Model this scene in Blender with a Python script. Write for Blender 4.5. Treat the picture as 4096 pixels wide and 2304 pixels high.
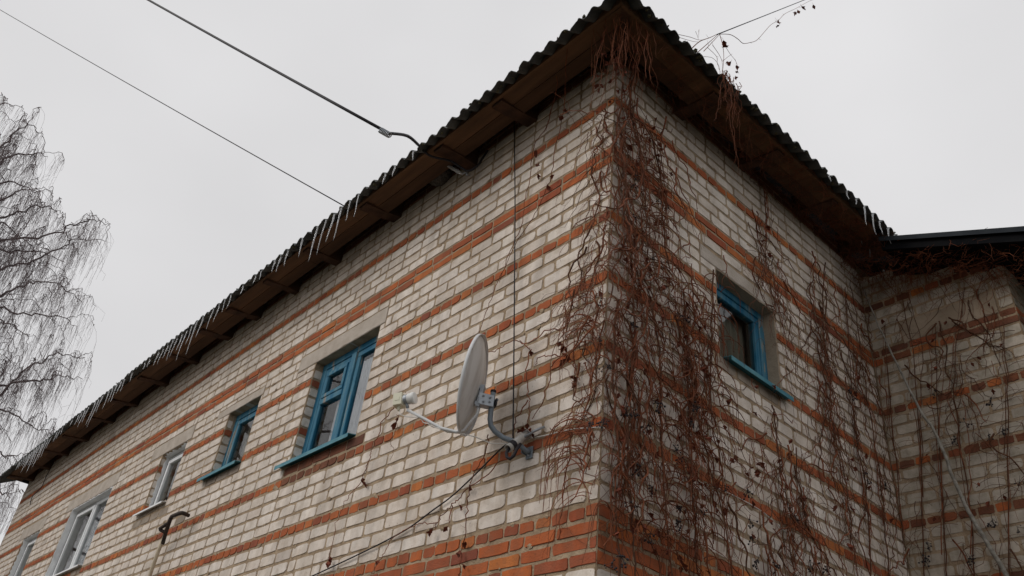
import bpy, bmesh, math, random
from mathutils import Vector, Matrix, noise

random.seed(7)
rnd = random.random
def U(a, b): return a + (b - a) * rnd()

scene = bpy.context.scene
for o in list(bpy.data.objects): bpy.data.objects.remove(o)

# ------------------------------------------------------------------ camera
CAM = Vector((2.8996, -3.0867, -1.6330))
YAW, PITCH, ROLL, FPX = -0.8936, 0.6080, 0.1208, 3318.86
fwd = Vector((math.sin(YAW) * math.cos(PITCH), math.cos(YAW) * math.cos(PITCH), math.sin(PITCH)))
r0 = Vector((math.cos(YAW), -math.sin(YAW), 0)); u0 = r0.cross(fwd)
right = math.cos(ROLL) * r0 + math.sin(ROLL) * u0
upv = -math.sin(ROLL) * r0 + math.cos(ROLL) * u0
cam = bpy.data.cameras.new('camera'); camo = bpy.data.objects.new('camera', cam)
scene.collection.objects.link(camo)
M = Matrix((right, upv, -fwd)).transposed().to_4x4(); M.translation = CAM
camo.matrix_world = M
cam.sensor_width = 36; cam.lens = 36 * FPX / 4096; cam.clip_start = 0.05; cam.clip_end = 3000
scene.camera = camo

# ------------------------------------------------------------------ sky, sun, exposure
SUN_EL, SUN_DIR = math.radians(38), Vector((-0.45, -0.89, 0)).normalized()
world = bpy.data.worlds.new('World'); scene.world = world; world.use_nodes = True
nt = world.node_tree; nt.nodes.clear()
out = nt.nodes.new('ShaderNodeOutputWorld'); bg = nt.nodes.new('ShaderNodeBackground')
sky = nt.nodes.new('ShaderNodeTexSky'); sky.sky_type = 'NISHITA'; sky.sun_disc = False
sky.sun_elevation = SUN_EL; sky.sun_rotation = math.atan2(SUN_DIR.x, SUN_DIR.y)
sky.air_density = 1.0; sky.dust_density = 6.0; sky.ozone_density = 1.0
hs = nt.nodes.new('ShaderNodeHueSaturation'); hs.inputs['Saturation'].default_value = 0.25
mx = nt.nodes.new('ShaderNodeMix'); mx.data_type = 'RGBA'; mx.inputs[0].default_value = 0.93
mx.inputs[7].default_value = (7.62, 7.56, 7.66, 1)       # thick even cloud
nt.links.new(sky.outputs[0], hs.inputs['Color']); nt.links.new(hs.outputs[0], mx.inputs[6])
tcw = nt.nodes.new('ShaderNodeTexCoord'); mpw = nt.nodes.new('ShaderNodeMapping'); mpw.inputs['Scale'].default_value = (1.0, 1.0, 1.6)
nzw = nt.nodes.new('ShaderNodeTexNoise'); nzw.inputs['Scale'].default_value = 1.7; nzw.inputs['Detail'].default_value = 4; nzw.inputs['Roughness'].default_value = .45
mrw = nt.nodes.new('ShaderNodeMapRange'); mrw.inputs[1].default_value = .3; mrw.inputs[2].default_value = .7; mrw.inputs[3].default_value = .90; mrw.inputs[4].default_value = 1.08
mlw = nt.nodes.new('ShaderNodeMix'); mlw.data_type = 'RGBA'; mlw.blend_type = 'MULTIPLY'; mlw.inputs[0].default_value = 1
nt.links.new(tcw.outputs['Generated'], mpw.inputs[0]); nt.links.new(mpw.outputs[0], nzw.inputs['Vector']); nt.links.new(nzw.outputs[0], mrw.inputs[0])
nt.links.new(mx.outputs[2], mlw.inputs[6]); nt.links.new(mrw.outputs[0], mlw.inputs[7]); nt.links.new(mlw.outputs[2], bg.inputs[0]); bg.inputs[1].default_value = 0.1
nt.links.new(bg.outputs[0], out.inputs[0])
sun = bpy.data.lights.new('sun', 'SUN'); sun.energy = 0.95; sun.angle = math.radians(28); sun.color = (1, .95, .88)
suno = bpy.data.objects.new('sun', sun); scene.collection.objects.link(suno)
sd = SUN_DIR * math.cos(SUN_EL) + Vector((0, 0, math.sin(SUN_EL)))
suno.rotation_euler = sd.to_track_quat('Z', 'Y').to_euler()
scene.view_settings.view_transform = 'Standard'; scene.view_settings.look = 'None'
scene.view_settings.exposure = 0.0; scene.view_settings.gamma = 1.0
scene.view_settings.use_curve_mapping = False
scene.render.engine = 'CYCLES'

# ------------------------------------------------------------------ helpers
def ray(x, y): return fwd + (x - 2048) / FPX * right - (y - 1152) / FPX * upv
def onY(x, y, Y=0.0):
    d = ray(x, y); return CAM + d * ((Y - CAM.y) / d.y)
def onX(x, y, X=0.0):
    d = ray(x, y); return CAM + d * ((X - CAM.x) / d.x)
def atD(x, y, dist):
    d = ray(x, y).normalized(); return CAM + d * dist
def project(P):
    d = Vector(P) - CAM; w = d.dot(fwd)
    return 2048 + FPX * d.dot(right) / w, 1152 - FPX * d.dot(upv) / w, w

class MB:
    def __init__(s): s.v = []; s.f = []; s.mi = []; s.tone = []
    def add(s, vs, fs, mi=0, tone=0.0):
        o = len(s.v); s.v += [tuple(v) for v in vs]
        s.f += [tuple(i + o for i in f) for f in fs]
        s.mi += [mi] * len(fs); s.tone += [tone] * len(vs)
    def box(s, a, b, mi=0, M=None):
        x0, y0, z0 = a; x1, y1, z1 = b
        vs = [Vector(p) for p in ((x0,y0,z0),(x1,y0,z0),(x1,y1,z0),(x0,y1,z0),(x0,y0,z1),(x1,y0,z1),(x1,y1,z1),(x0,y1,z1))]
        if M: vs = [M @ v for v in vs]
        s.add(vs, [(0,3,2,1),(4,5,6,7),(0,1,5,4),(1,2,6,5),(2,3,7,6),(3,0,4,7)], mi)
    def prism(s, poly, ex, mi=0):
        """poly: list of 3D points (loop), ex: extrusion vector"""
        n = len(poly); ex = Vector(ex)
        vs = [Vector(p) for p in poly] + [Vector(p) + ex for p in poly]
        fs = [tuple(range(n - 1, -1, -1)), tuple(range(n, 2 * n))] + [(i, (i + 1) % n, n + (i + 1) % n, n + i) for i in range(n)]
        s.add(vs, fs, mi)
    def tube(s, pts, r, n=3, cap=True, mi=0, tone=0.0):
        pts = [Vector(p) for p in pts]; k = len(pts)
        if k < 2: return
        rs = r if isinstance(r, (list, tuple)) else [r] * k
        o = len(s.v); ref = None
        for i, p in enumerate(pts):
            t = (pts[min(i + 1, k - 1)] - pts[max(i - 1, 0)])
            if t.length < 1e-9: t = Vector((0, 0, 1))
            t.normalize()
            if ref is None:
                ref = t.cross(Vector((0, 0, 1)) if abs(t.z) < .9 else Vector((1, 0, 0))).normalized()
            ref = (ref - t * ref.dot(t))
            if ref.length < 1e-6: ref = t.orthogonal()
            ref.normalize(); b = t.cross(ref)
            for j in range(n):
                a = 2 * math.pi * j / n
                s.v.append(tuple(p + (ref * math.cos(a) + b * math.sin(a)) * rs[i])); s.tone.append(tone)
        for i in range(k - 1):
            for j in range(n):
                a = o + i * n + j; b2 = o + i * n + (j + 1) % n
                s.f.append((a, b2, b2 + n, a + n)); s.mi.append(mi)
        if cap:
            s.f.append(tuple(o + j for j in range(n - 1, -1, -1))); s.mi.append(mi)
            s.f.append(tuple(o + (k - 1) * n + j for j in range(n))); s.mi.append(mi)
    def lathe(s, prof, C, axis, n=16, mi=0):
        axis = Vector(axis).normalized(); a = axis.orthogonal().normalized(); b = axis.cross(a); C = Vector(C)
        o = len(s.v)
        for (r, h) in prof:
            for j in range(n):
                t = 2 * math.pi * j / n
                s.v.append(tuple(C + axis * h + (a * math.cos(t) + b * math.sin(t)) * r)); s.tone.append(0)
        for i in range(len(prof) - 1):
            for j in range(n):
                p = o + i * n + j; q = o + i * n + (j + 1) % n
                s.f.append((p, q, q + n, p + n)); s.mi.append(mi)
        s.f.append(tuple(o + j for j in range(n - 1, -1, -1))); s.mi.append(mi)
        s.f.append(tuple(o + (len(prof) - 1) * n + j for j in range(n))); s.mi.append(mi)
    def mesh(s, name, mats, smooth=False, tone=False):
        me = bpy.data.meshes.new(name); me.from_pydata(s.v, [], s.f)
        for m in (mats if isinstance(mats, (list, tuple)) else [mats]): me.materials.append(m)
        if any(s.mi): me.polygons.foreach_set('material_index', s.mi)
        if smooth: me.polygons.foreach_set('use_smooth', [True] * len(me.polygons))
        if tone:
            at = me.attributes.new('tone', 'FLOAT', 'POINT'); at.data.foreach_set('value', s.tone)
        me.update(); return me
    def build(s, name, mats, parent=None, smooth=False, tone=False):
        return link(name, s.mesh(name, mats, smooth, tone), parent)

def link(name, me, parent=None):
    o = bpy.data.objects.new(name, me); scene.collection.objects.link(o)
    if parent: o.parent = parent
    return o
def tag(o, label=None, cat=None, group=None, kind=None):
    if label: o['label'] = label
    if cat: o['category'] = cat
    if group: o['group'] = group
    if kind: o['kind'] = kind
    return o
def thing(name, label, cat, group=None, loc=(0, 0, 0)):
    o = bpy.data.objects.new(name, None); scene.collection.objects.link(o); o.location = loc
    o.empty_display_size = .2
    return tag(o, label, cat, group)

# ------------------------------------------------------------------ materials
def mat(name, col, rough=.85, col2=None, scale=8, detail=5, bump=0.0, bscale=60, metal=0.0, spec=.3, ramp=None, fac=(.35, .65), stretch=None, coat=0):
    m = bpy.data.materials.new(name); m.use_nodes = True; t = m.node_tree; b = t.nodes['Principled BSDF']
    b.inputs['Roughness'].default_value = rough; b.inputs['Metallic'].default_value = metal
    b.inputs['Specular IOR Level'].default_value = spec; b.inputs['Base Color'].default_value = (*col, 1)
    tc = t.nodes.new('ShaderNodeTexCoord'); src = tc.outputs['Object']
    if stretch:
        mp = t.nodes.new('ShaderNodeMapping'); mp.inputs['Scale'].default_value = stretch
        t.links.new(src, mp.inputs[0]); src = mp.outputs[0]
    if col2:
        n = t.nodes.new('ShaderNodeTexNoise'); n.inputs['Scale'].default_value = scale; n.inputs['Detail'].default_value = detail
        t.links.new(src, n.inputs['Vector'])
        cr = t.nodes.new('ShaderNodeValToRGB'); cr.color_ramp.elements[0].position = fac[0]; cr.color_ramp.elements[1].position = fac[1]
        cr.color_ramp.elements[0].color = (*col, 1); cr.color_ramp.elements[1].color = (*col2, 1)
        t.links.new(n.outputs[0], cr.inputs[0]); t.links.new(cr.outputs[0], b.inputs['Base Color'])
    if bump:
        n2 = t.nodes.new('ShaderNodeTexNoise'); n2.inputs['Scale'].default_value = bscale; n2.inputs['Detail'].default_value = 4
        t.links.new(src, n2.inputs['Vector'])
        bp = t.nodes.new('ShaderNodeBump'); bp.inputs['Strength'].default_value = bump; bp.inputs['Distance'].default_value = .01
        t.links.new(n2.outputs[0], bp.inputs['Height']); t.links.new(bp.outputs[0], b.inputs['Normal'])
    return m

def brick_mat(name, ramp, stain, stain_amt, bump):
    m = bpy.data.materials.new(name); m.use_nodes = True; t = m.node_tree; b = t.nodes['Principled BSDF']
    b.inputs['Roughness'].default_value = .9; b.inputs['Specular IOR Level'].default_value = .2
    at = t.nodes.new('ShaderNodeAttribute'); at.attribute_name = 'tone'
    oi = t.nodes.new('ShaderNodeObjectInfo')
    ad = t.nodes.new('ShaderNodeMath'); ad.operation = 'ADD'; fr = t.nodes.new('ShaderNodeMath'); fr.operation = 'FRACT'
    t.links.new(at.outputs['Fac'], ad.inputs[0]); t.links.new(oi.outputs['Random'], ad.inputs[1]); t.links.new(ad.outputs[0], fr.inputs[0])
    cr = t.nodes.new('ShaderNodeValToRGB'); e = cr.color_ramp.elements
    e[0].position, e[0].color = ramp[0][0], (*ramp[0][1], 1); e[1].position, e[1].color = ramp[-1][0], (*ramp[-1][1], 1)
    for pos, c in ramp[1:-1]:
        x = e.new(pos); x.color = (*c, 1)
    t.links.new(fr.outputs[0], cr.inputs[0])
    ge = t.nodes.new('ShaderNodeNewGeometry')
    n = t.nodes.new('ShaderNodeTexNoise'); n.inputs['Scale'].default_value = 9; n.inputs['Detail'].default_value = 8; n.inputs['Roughness'].default_value = .7
    t.links.new(ge.outputs['Position'], n.inputs['Vector'])
    c2 = t.nodes.new('ShaderNodeValToRGB'); c2.color_ramp.elements[0].position = .42; c2.color_ramp.elements[1].position = .75
    c2.color_ramp.elements[0].color = (0, 0, 0, 1); c2.color_ramp.elements[1].color = (stain_amt,) * 3 + (1,)
    t.links.new(n.outputs[0], c2.inputs[0])
    # small dark pits
    n3 = t.nodes.new('ShaderNodeTexNoise'); n3.inputs['Scale'].default_value = 45; n3.inputs['Detail'].default_value = 3
    t.links.new(ge.outputs['Position'], n3.inputs['Vector'])
    c3 = t.nodes.new('ShaderNodeValToRGB'); c3.color_ramp.elements[0].position = .66; c3.color_ramp.elements[1].position = .74
    c3.color_ramp.elements[0].color = (0, 0, 0, 1); c3.color_ramp.elements[1].color = (.6, .6, .6, 1)
    t.links.new(n3.outputs[0], c3.inputs[0])
    mxv = t.nodes.new('ShaderNodeMix'); mxv.data_type = 'RGBA'; mxv.inputs[7].default_value = (*stain, 1)
    t.links.new(c2.outputs[0], mxv.inputs[0]); t.links.new(cr.outputs[0], mxv.inputs[6])
    mx2 = t.nodes.new('ShaderNodeMix'); mx2.data_type = 'RGBA'; mx2.inputs[7].default_value = (stain[0]*.45, stain[1]*.42, stain[2]*.4, 1)
    t.links.new(c3.outputs[0], mx2.inputs[0]); t.links.new(mxv.outputs[2], mx2.inputs[6])
    mp = t.nodes.new('ShaderNodeMapping'); mp.inputs['Scale'].default_value = (7, 7, .55); t.links.new(ge.outputs['Position'], mp.inputs[0])
    n5 = t.nodes.new('ShaderNodeTexNoise'); n5.inputs['Scale'].default_value = 1.0; n5.inputs['Detail'].default_value = 6; t.links.new(mp.outputs[0], n5.inputs['Vector'])
    m5 = t.nodes.new('ShaderNodeMapRange'); m5.inputs[1].default_value = .38; m5.inputs[2].default_value = .62; m5.inputs[3].default_value = .85; m5.inputs[4].default_value = 1.05
    t.links.new(n5.outputs[0], m5.inputs[0])
    mx5 = t.nodes.new('ShaderNodeMix'); mx5.data_type = 'RGBA'; mx5.blend_type = 'MULTIPLY'; mx5.inputs[0].default_value = 1
    t.links.new(mx2.outputs[2], mx5.inputs[6]); t.links.new(m5.outputs[0], mx5.inputs[7])
    t.links.new(mx5.outputs[2], b.inputs['Base Color'])
    n2 = t.nodes.new('ShaderNodeTexNoise'); n2.inputs['Scale'].default_value = 90; n2.inputs['Detail'].default_value = 5
    t.links.new(ge.outputs['Position'], n2.inputs['Vector'])
    bp = t.nodes.new('ShaderNodeBump'); bp.inputs['Strength'].default_value = bump; bp.inputs['Distance'].default_value = .008
    t.links.new(n2.outputs[0], bp.inputs['Height']); t.links.new(bp.outputs[0], b.inputs['Normal'])
    return m

M_WB = brick_mat('white_brick', [(0, (.73,.65,.575)), (.14, (.79,.715,.64)), (.28, (.67,.59,.515)), (.42, (.77,.695,.625)), (.56, (.72,.635,.555)), (.7, (.80,.73,.665)), (.84, (.70,.615,.54)), (.955, (.76,.68,.61)), (.98, (.54,.475,.42)), (1, (.68,.60,.525))], (.42,.33,.245), .7, .35)
M_RB = brick_mat('red_brick', [(0, (.41,.108,.042)), (.2, (.49,.13,.042)), (.38, (.32,.082,.042)), (.55, (.53,.145,.042)), (.72, (.25,.07,.044)), (.88, (.60,.20,.055)), (.94, (.41,.11,.044)), (1, (.37,.098,.042))], (.24,.11,.065), .75, .6)
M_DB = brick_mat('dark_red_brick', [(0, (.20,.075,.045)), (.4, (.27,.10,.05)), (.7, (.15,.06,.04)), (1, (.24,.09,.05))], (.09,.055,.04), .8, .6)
M_PB = brick_mat('damp_shaded_brick', [(0, (.52,.46,.385)), (.4, (.58,.51,.43)), (.8, (.48,.42,.35)), (1, (.54,.48,.40))], (.24,.21,.145), .8, .3)  # white brick, slightly damp, darkened further to carry the porch's shade
M_SB = brick_mat('stained_brick', [(0, (.33,.27,.22)), (.5, (.40,.34,.28)), (1, (.30,.25,.20))], (.18,.13,.09), .7, .4)
M_MORTAR = mat('mortar', (.43,.325,.22), .95, (.27,.195,.125), 9, 9, 1.0, 70)
M_CONC = mat('lintel_concrete', (.52,.46,.40), .9, (.42,.36,.30), 7, 8, .5, 45)
M_CONC_D = mat('old_render', (.40,.32,.24), .92, (.30,.235,.17), 4, 8, .6, 30)
M_BLUE = mat('blue_paint', (.009,.125,.225), .6, (.06,.19,.27), 11, 9, .6, 70, stretch=(1.4, 1.4, .22), fac=(.40, .60))
M_BLUE_RAMP = [n for n in M_BLUE.node_tree.nodes if n.type == 'VALTORGB'][0].color_ramp
for p_, c_ in ((.635, (.10,.22,.27)), (.66, (.27,.26,.24)), (.75, (.20,.19,.17))):
    M_BLUE_RAMP.elements.new(p_).color = (*c_, 1)
M_BLUE.node_tree.nodes['Principled BSDF'].inputs['Roughness'].default_value = .65
M_TEAL = mat('sill_metal_paint', (.045,.19,.25), .5, (.09,.26,.31), 9, 6, .15, 40)
M_WFR = mat('white_window_plastic', (.84,.86,.87), .45, (.76,.78,.79), 3, 4)
M_PLAST = mat('white_plaster', (.86,.87,.87), .9, (.74,.75,.76), 7, 6, .3, 40)
M_SLATE = mat('roof_slate', (.065,.072,.074), .8, (.125,.13,.122), 5, 8, .5, 60, fac=(.35,.75))
M_MOSS = mat('roof_moss', (.07,.075,.04), .95, (.12,.11,.07), 30, 4, .8, 120)
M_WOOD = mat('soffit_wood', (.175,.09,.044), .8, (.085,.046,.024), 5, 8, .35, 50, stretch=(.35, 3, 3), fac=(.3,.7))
M_WOOD2 = mat('soffit_wood_shaded', (.115,.058,.03), .85, (.065,.034,.019), 5, 8, .35, 50, stretch=(.35, 3, 3), fac=(.3,.7))  # same wood, darkened to carry the shade on the inner boards
M_JOIST = mat('joist_wood', (.095,.046,.026), .85, (.05,.026,.016), 9, 7, .4, 60)
M_DARK = mat('dark_hollow', (.02,.016,.013), .95)
M_ROOM = mat('room_plaster', (.30,.28,.25), .95, (.24,.22,.2), 2, 3)
M_VINE = mat('vine_stem', (.25,.076,.03), .75, (.125,.04,.018), 16, 4, 0, 60)
M_VINE2 = mat('vine_stem_brown', (.15,.06,.028), .8, (.08,.036,.02), 16, 4)
M_LEAF = mat('dry_leaf', (.20,.05,.024), .8, (.11,.03,.016), 25, 4, .3, 90)
M_BERRY = mat('dry_berry', (.018,.015,.018), .55, (.035,.028,.03), 40, 3)
M_BARK = mat('pale_bark', (.33,.31,.27), .85, (.17,.155,.13), 22, 7, .5, 80)
M_TWIG = mat('birch_twig', (.22,.175,.175), .85, (.13,.10,.10), 4, 3)
M_BIRCH = mat('birch_bark', (.45,.43,.41), .85, (.06,.05,.045), 6, 7, .4, 30, stretch=(1, 1, 3), fac=(.45,.6))
M_BLACK = mat('black_cable', (.018,.016,.02), .6)
M_WCABLE = mat('white_cable', (.66,.64,.60), .6)
M_GALV = mat('galvanised_steel', (.36,.39,.42), .42, (.28,.30,.33), 18, 5, 0, 60, metal=.55)
M_POLE = mat('grey_pole_paint', (.20,.235,.265), .5, (.15,.18,.21), 12, 5, .1, 50)
M_DISH = mat('dish_paint', (.68,.69,.685), .5, (.50,.49,.47), 6, 8, stretch=(3, 3, .5), fac=(.42,.72))
M_ARM = mat('arm_paint', (.66,.67,.68), .45, (.58,.59,.6), 9, 4)
M_LNB = mat('lnb_plastic', (.70,.68,.53), .5, (.62,.60,.47), 9, 3)
M_LNBW = mat('lnb_cap', (.74,.74,.72), .45)
M_RUST = mat('black_iron', (.03,.024,.022), .7, (.06,.04,.03), 30, 5, .3, 70)
M_CREAM = mat('cream_pipe', (.58,.50,.37), .6, (.46,.38,.27), 12, 5)
M_NEST = mat('dry_mud', (.15,.135,.12), .98, (.07,.06,.055), 55, 4, 1.0, 110)
M_CURT = mat('net_curtain', (.86,.86,.90), .95, (.70,.70,.75), 30, 3, 0, 40, stretch=(1, 1, .05))
M_CURT2 = mat('beige_curtain', (.40,.36,.29), .95, (.30,.27,.21), 30, 3, 0, 40, stretch=(1, 1, .05))
M_GROUND = mat('thawing_ground', (.62,.62,.63), .95, (.07,.06,.04), .45, 9, .6, 20, fac=(.28,.44))
M_BLKPAINT = mat('black_bargeboard', (.006,.0065,.008), .95, (.011,.011,.012), 6, 4, spec=.08)
M_METAL = mat('roof_sheet_metal', (.03,.036,.042), .8, (.02,.024,.03), 6, 4, spec=.15)
M_PVC = mat('grey_pvc', (.50,.49,.47), .6, (.36,.34,.31), 12, 4)
M_STAIN = M_SB

def glass_mat(name, tint, mixf, rough=.02):
    m = bpy.data.materials.new(name); m.use_nodes = True; t = m.node_tree; t.nodes.clear()
    o = t.nodes.new('ShaderNodeOutputMaterial'); tr = t.nodes.new('ShaderNodeBsdfTransparent'); gl = t.nodes.new('ShaderNodeBsdfGlossy')
    tr.inputs[0].default_value = (*tint, 1); gl.inputs['Roughness'].default_value = rough
    fr = t.nodes.new('ShaderNodeFresnel'); fr.inputs[0].default_value = 1.5
    ad = t.nodes.new('ShaderNodeMath'); ad.operation = 'ADD'; ad.inputs[1].default_value = mixf; ad.use_clamp = True
    mxs = t.nodes.new('ShaderNodeMixShader')
    t.links.new(fr.outputs[0], ad.inputs[0]); t.links.new(ad.outputs[0], mxs.inputs[0])
    t.links.new(tr.outputs[0], mxs.inputs[1]); t.links.new(gl.outputs[0], mxs.inputs[2]); t.links.new(mxs.outputs[0], o.inputs[0])
    return m
M_GLASS = glass_mat('window_glass', (.85,.88,.87), .03)
M_GLASS_W = glass_mat('double_glazing', (.72,.76,.76), .06)
def ice_mat():
    m = bpy.data.materials.new('ice'); m.use_nodes = True; b = m.node_tree.nodes['Principled BSDF']
    b.inputs['Base Color'].default_value = (.93,.95,.97,1); b.inputs['Roughness'].default_value = .12
    b.inputs['IOR'].default_value = 1.31; b.inputs['Transmission Weight'].default_value = .62
    return m
M_ICE = ice_mat()
def reflection_mat():
    m = mat('reflection_sheet', (.62,.65,.68), .18, None, metal=.95); t = m.node_tree; b = t.nodes['Principled BSDF']
    tc = t.nodes.new('ShaderNodeTexCoord'); n = t.nodes.new('ShaderNodeTexNoise'); n.inputs['Scale'].default_value = 13; n.inputs['Detail'].default_value = 6
    t.links.new(tc.outputs['Object'], n.inputs['Vector'])
    bp = t.nodes.new('ShaderNodeBump'); bp.inputs['Strength'].default_value = 1; bp.inputs['Distance'].default_value = .12
    t.links.new(n.outputs[0], bp.inputs['Height']); t.links.new(bp.outputs[0], b.inputs['Normal']); return m
M_REFLECT = reflection_mat()  # crumpled metal look imitating trees mirrored in a pane

# ------------------------------------------------------------------ ground
g = MB(); GZ = -3.25
g.add([(-400,-400,GZ),(400,-400,GZ),(400,400,GZ),(-400,400,GZ)], [(0,1,2,3)])
tag(g.build('ground', M_GROUND), 'thawing ground with patches of old snow around the house', None, kind='structure')

# ------------------------------------------------------------------ brick house
house = thing('brick_house', 'white brick house striped with red brick courses under a corrugated roof', 'house')
W, R = .1058, .0846
LX, DY, TX = 14.87, 3.60, 1.26        # left wall length, depth of the side wall, width of the porch front

def course_list(zmin):
    up = 'WWWWR' * 4 + 'WWWW' + 'RR' + 'WWWW' + 'R' + 'WWWW' + 'DD'
    res = []; z = 0
    for c in up:
        h = W if c == 'W' else R; res.append((z, z + h, c)); z += h
    z = 0
    for c in 'RRRR' + 'WWWWR' * 9:
        h = W if c == 'W' else R; res.append((z - h, z, c)); z -= h
        if z < zmin: break
    res.sort(); return res
COURSES = course_list(-1.35)
ZTOP = max(c[1] for c in COURSES); ZBOT = COURSES[0][0]

# brick shape variants, unit-size outline, front at y = 0 facing -Y
def brick_variant(w, h, cmin, cmax, jit, seed):
    rs = random.Random(seed); pts = []
    cs = [rs.uniform(cmin, cmax) * (1.5 if rs.random() < .12 else 1) if rs.random() < .65 else rs.uniform(cmin, cmin * 2) for _ in range(4)]
    hw, hh = w / 2, h / 2
    corners = [(-hw, -hh, cs[0]), (hw, -hh, cs[1]), (hw, hh, cs[2]), (-hw, hh, cs[3])]
    for i, (cx, cz, c) in enumerate(corners):
        sx, sz = (1 if cx > 0 else -1), (1 if cz > 0 else -1)
        c1, c2 = c * rs.uniform(.8, 1.6), c * rs.uniform(.6, 1.0)
        a = (cx, cz - sz * c2); b = (cx - sx * c1, cz); mid = (cx - sx * c1 * .28, cz - sz * c2 * .28)
        seq = [a, mid, b] if i in (0, 2) else [b, mid, a]
        if i == 0: seq = [a, mid, b]
        if i == 1: seq = [b, mid, a]
        if i == 2: seq = [a, mid, b]
        if i == 3: seq = [b, mid, a]
        pts += seq
        nx = corners[(i + 1) % 4]
        if i in (0, 2):
            for f in (.35, .7) if w > h * 1.6 else (.5,):
                pts.append((cx + (nx[0] - cx) * (f + rs.uniform(-.08, .08)), cz))
    pts = [(x + rs.uniform(-jit, jit), z + rs.uniform(-jit, jit)) for x, z in pts]
    n = len(pts); mb = MB()
    back = [(x, .022, z) for x, z in pts]
    frt = [(x - math.copysign(min(.0035, abs(x)), x), rs.uniform(-.001, .001), z - math.copysign(min(.0035, abs(z)), z)) for x, z in pts]
    mb.v = back + frt; mb.tone = [0] * (2 * n)
    mb.f = [(i, (i + 1) % n, n + (i + 1) % n, n + i) for i in range(n)] + [tuple(range(n, 2 * n))]
    mb.mi = [0] * len(mb.f)
    return mb
VAR = {
 'Ws': [brick_variant(.25, .088, .007, .034, .0026, 100 + i) for i in range(22)],
 'Wh': [brick_variant(.12, .088, .007, .028, .0026, 200 + i) for i in range(10)],
 'Rs': [brick_variant(.25, .066, .004, .016, .0036, 300 + i) for i in range(14)],
 'Rh': [brick_variant(.12, .066, .004, .018, .0040, 400 + i) for i in range(16)],
}
BASE = {'Ws': (.25, .088), 'Wh': (.12, .088), 'Rs': (.25, .066), 'Rh': (.12, .066)}
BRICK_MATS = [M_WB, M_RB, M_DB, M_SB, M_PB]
VM = {}
def vmesh(k, i, mi):
    key = (k, i, mi)
    if key not in VM: VM[key] = VAR[k][i].mesh(('white_brick' if mi in (0, 4) else 'red_brick' if mi == 1 else 'dark_brick' if mi == 2 else 'stained_brick'), BRICK_MATS[mi])
    return VM[key]

bricks = []      # (wall index, matrix, key, variant, matidx, projected size)
def put_brick(wi, frame, ua, ub, za, zb, kind):
    """frame: (origin, udir, ndir) ; brick spans ua..ub along udir, za..zb"""
    O, ud, nd = frame
    w, h = ub - ua, zb - za
    if w < .03 or h < .015: return
    isW = kind in ('W', 'S')
    k = ('W' if isW else 'R') + ('s' if w > .175 else 'h')
    mi = {'W': 0, 'R': 1, 'D': 2, 'S': 3}[kind]
    if wi >= 2 and kind == 'W': mi = 4  # porch walls take the brick with shade mixed into its colour
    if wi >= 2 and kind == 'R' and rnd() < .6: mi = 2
    bw, bh = BASE[k]
    gapw, gaph = (U(.010, .021) if isW else U(.007, .016)), (U(.016, .024) if isW else U(.012, .022))
    if h < .07: gaph = .010
    c = O + ud * ((ua + ub) / 2) + Vector((0, 0, (za + zb) / 2 + U(-.003, .003) + (.0045 * math.sin((ua + ub) * .55 + za * 9) if wi == 0 else 0)))
    c = c + nd * U(-.0025, .0018 if isW else .0028)
    Rm = Matrix((ud, -nd, Vector((0, 0, 1)))).transposed()
    if Rm.determinant() < 0: Rm = Matrix((-ud, -nd, Vector((0, 0, 1)))).transposed()
    tilt = Matrix.Rotation(U(-.012, .012), 3, 'Y') @ Matrix.Rotation(U(-.01, .01), 3, 'Z') @ Matrix.Rotation(U(-.02, .02), 3, 'X')
    flipx = 1
    S = Matrix.Diagonal((max(w - gapw, .02) / bw * flipx, 1, max(h - gaph, .01) / bh))
    Mx = (Rm @ tilt @ S).to_4x4(); Mx.translation = c
    x, y, d = project(c)
    size = 0
    if d > .2 and -30 < x < 4126 and -30 < y < 2334:
        size = w * h * abs((c - CAM).normalized().dot(nd)) / d ** 2
    bricks.append((wi, Mx, k, random.randrange(len(VAR[k])), mi, size))

def sub(iv, a, b):
    r = []
    for p, q in iv:
        if b <= p or a >= q: r.append((p, q)); continue
        if a > p: r.append((p, a))
        if b < q: r.append((b, q))
    return r

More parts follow.
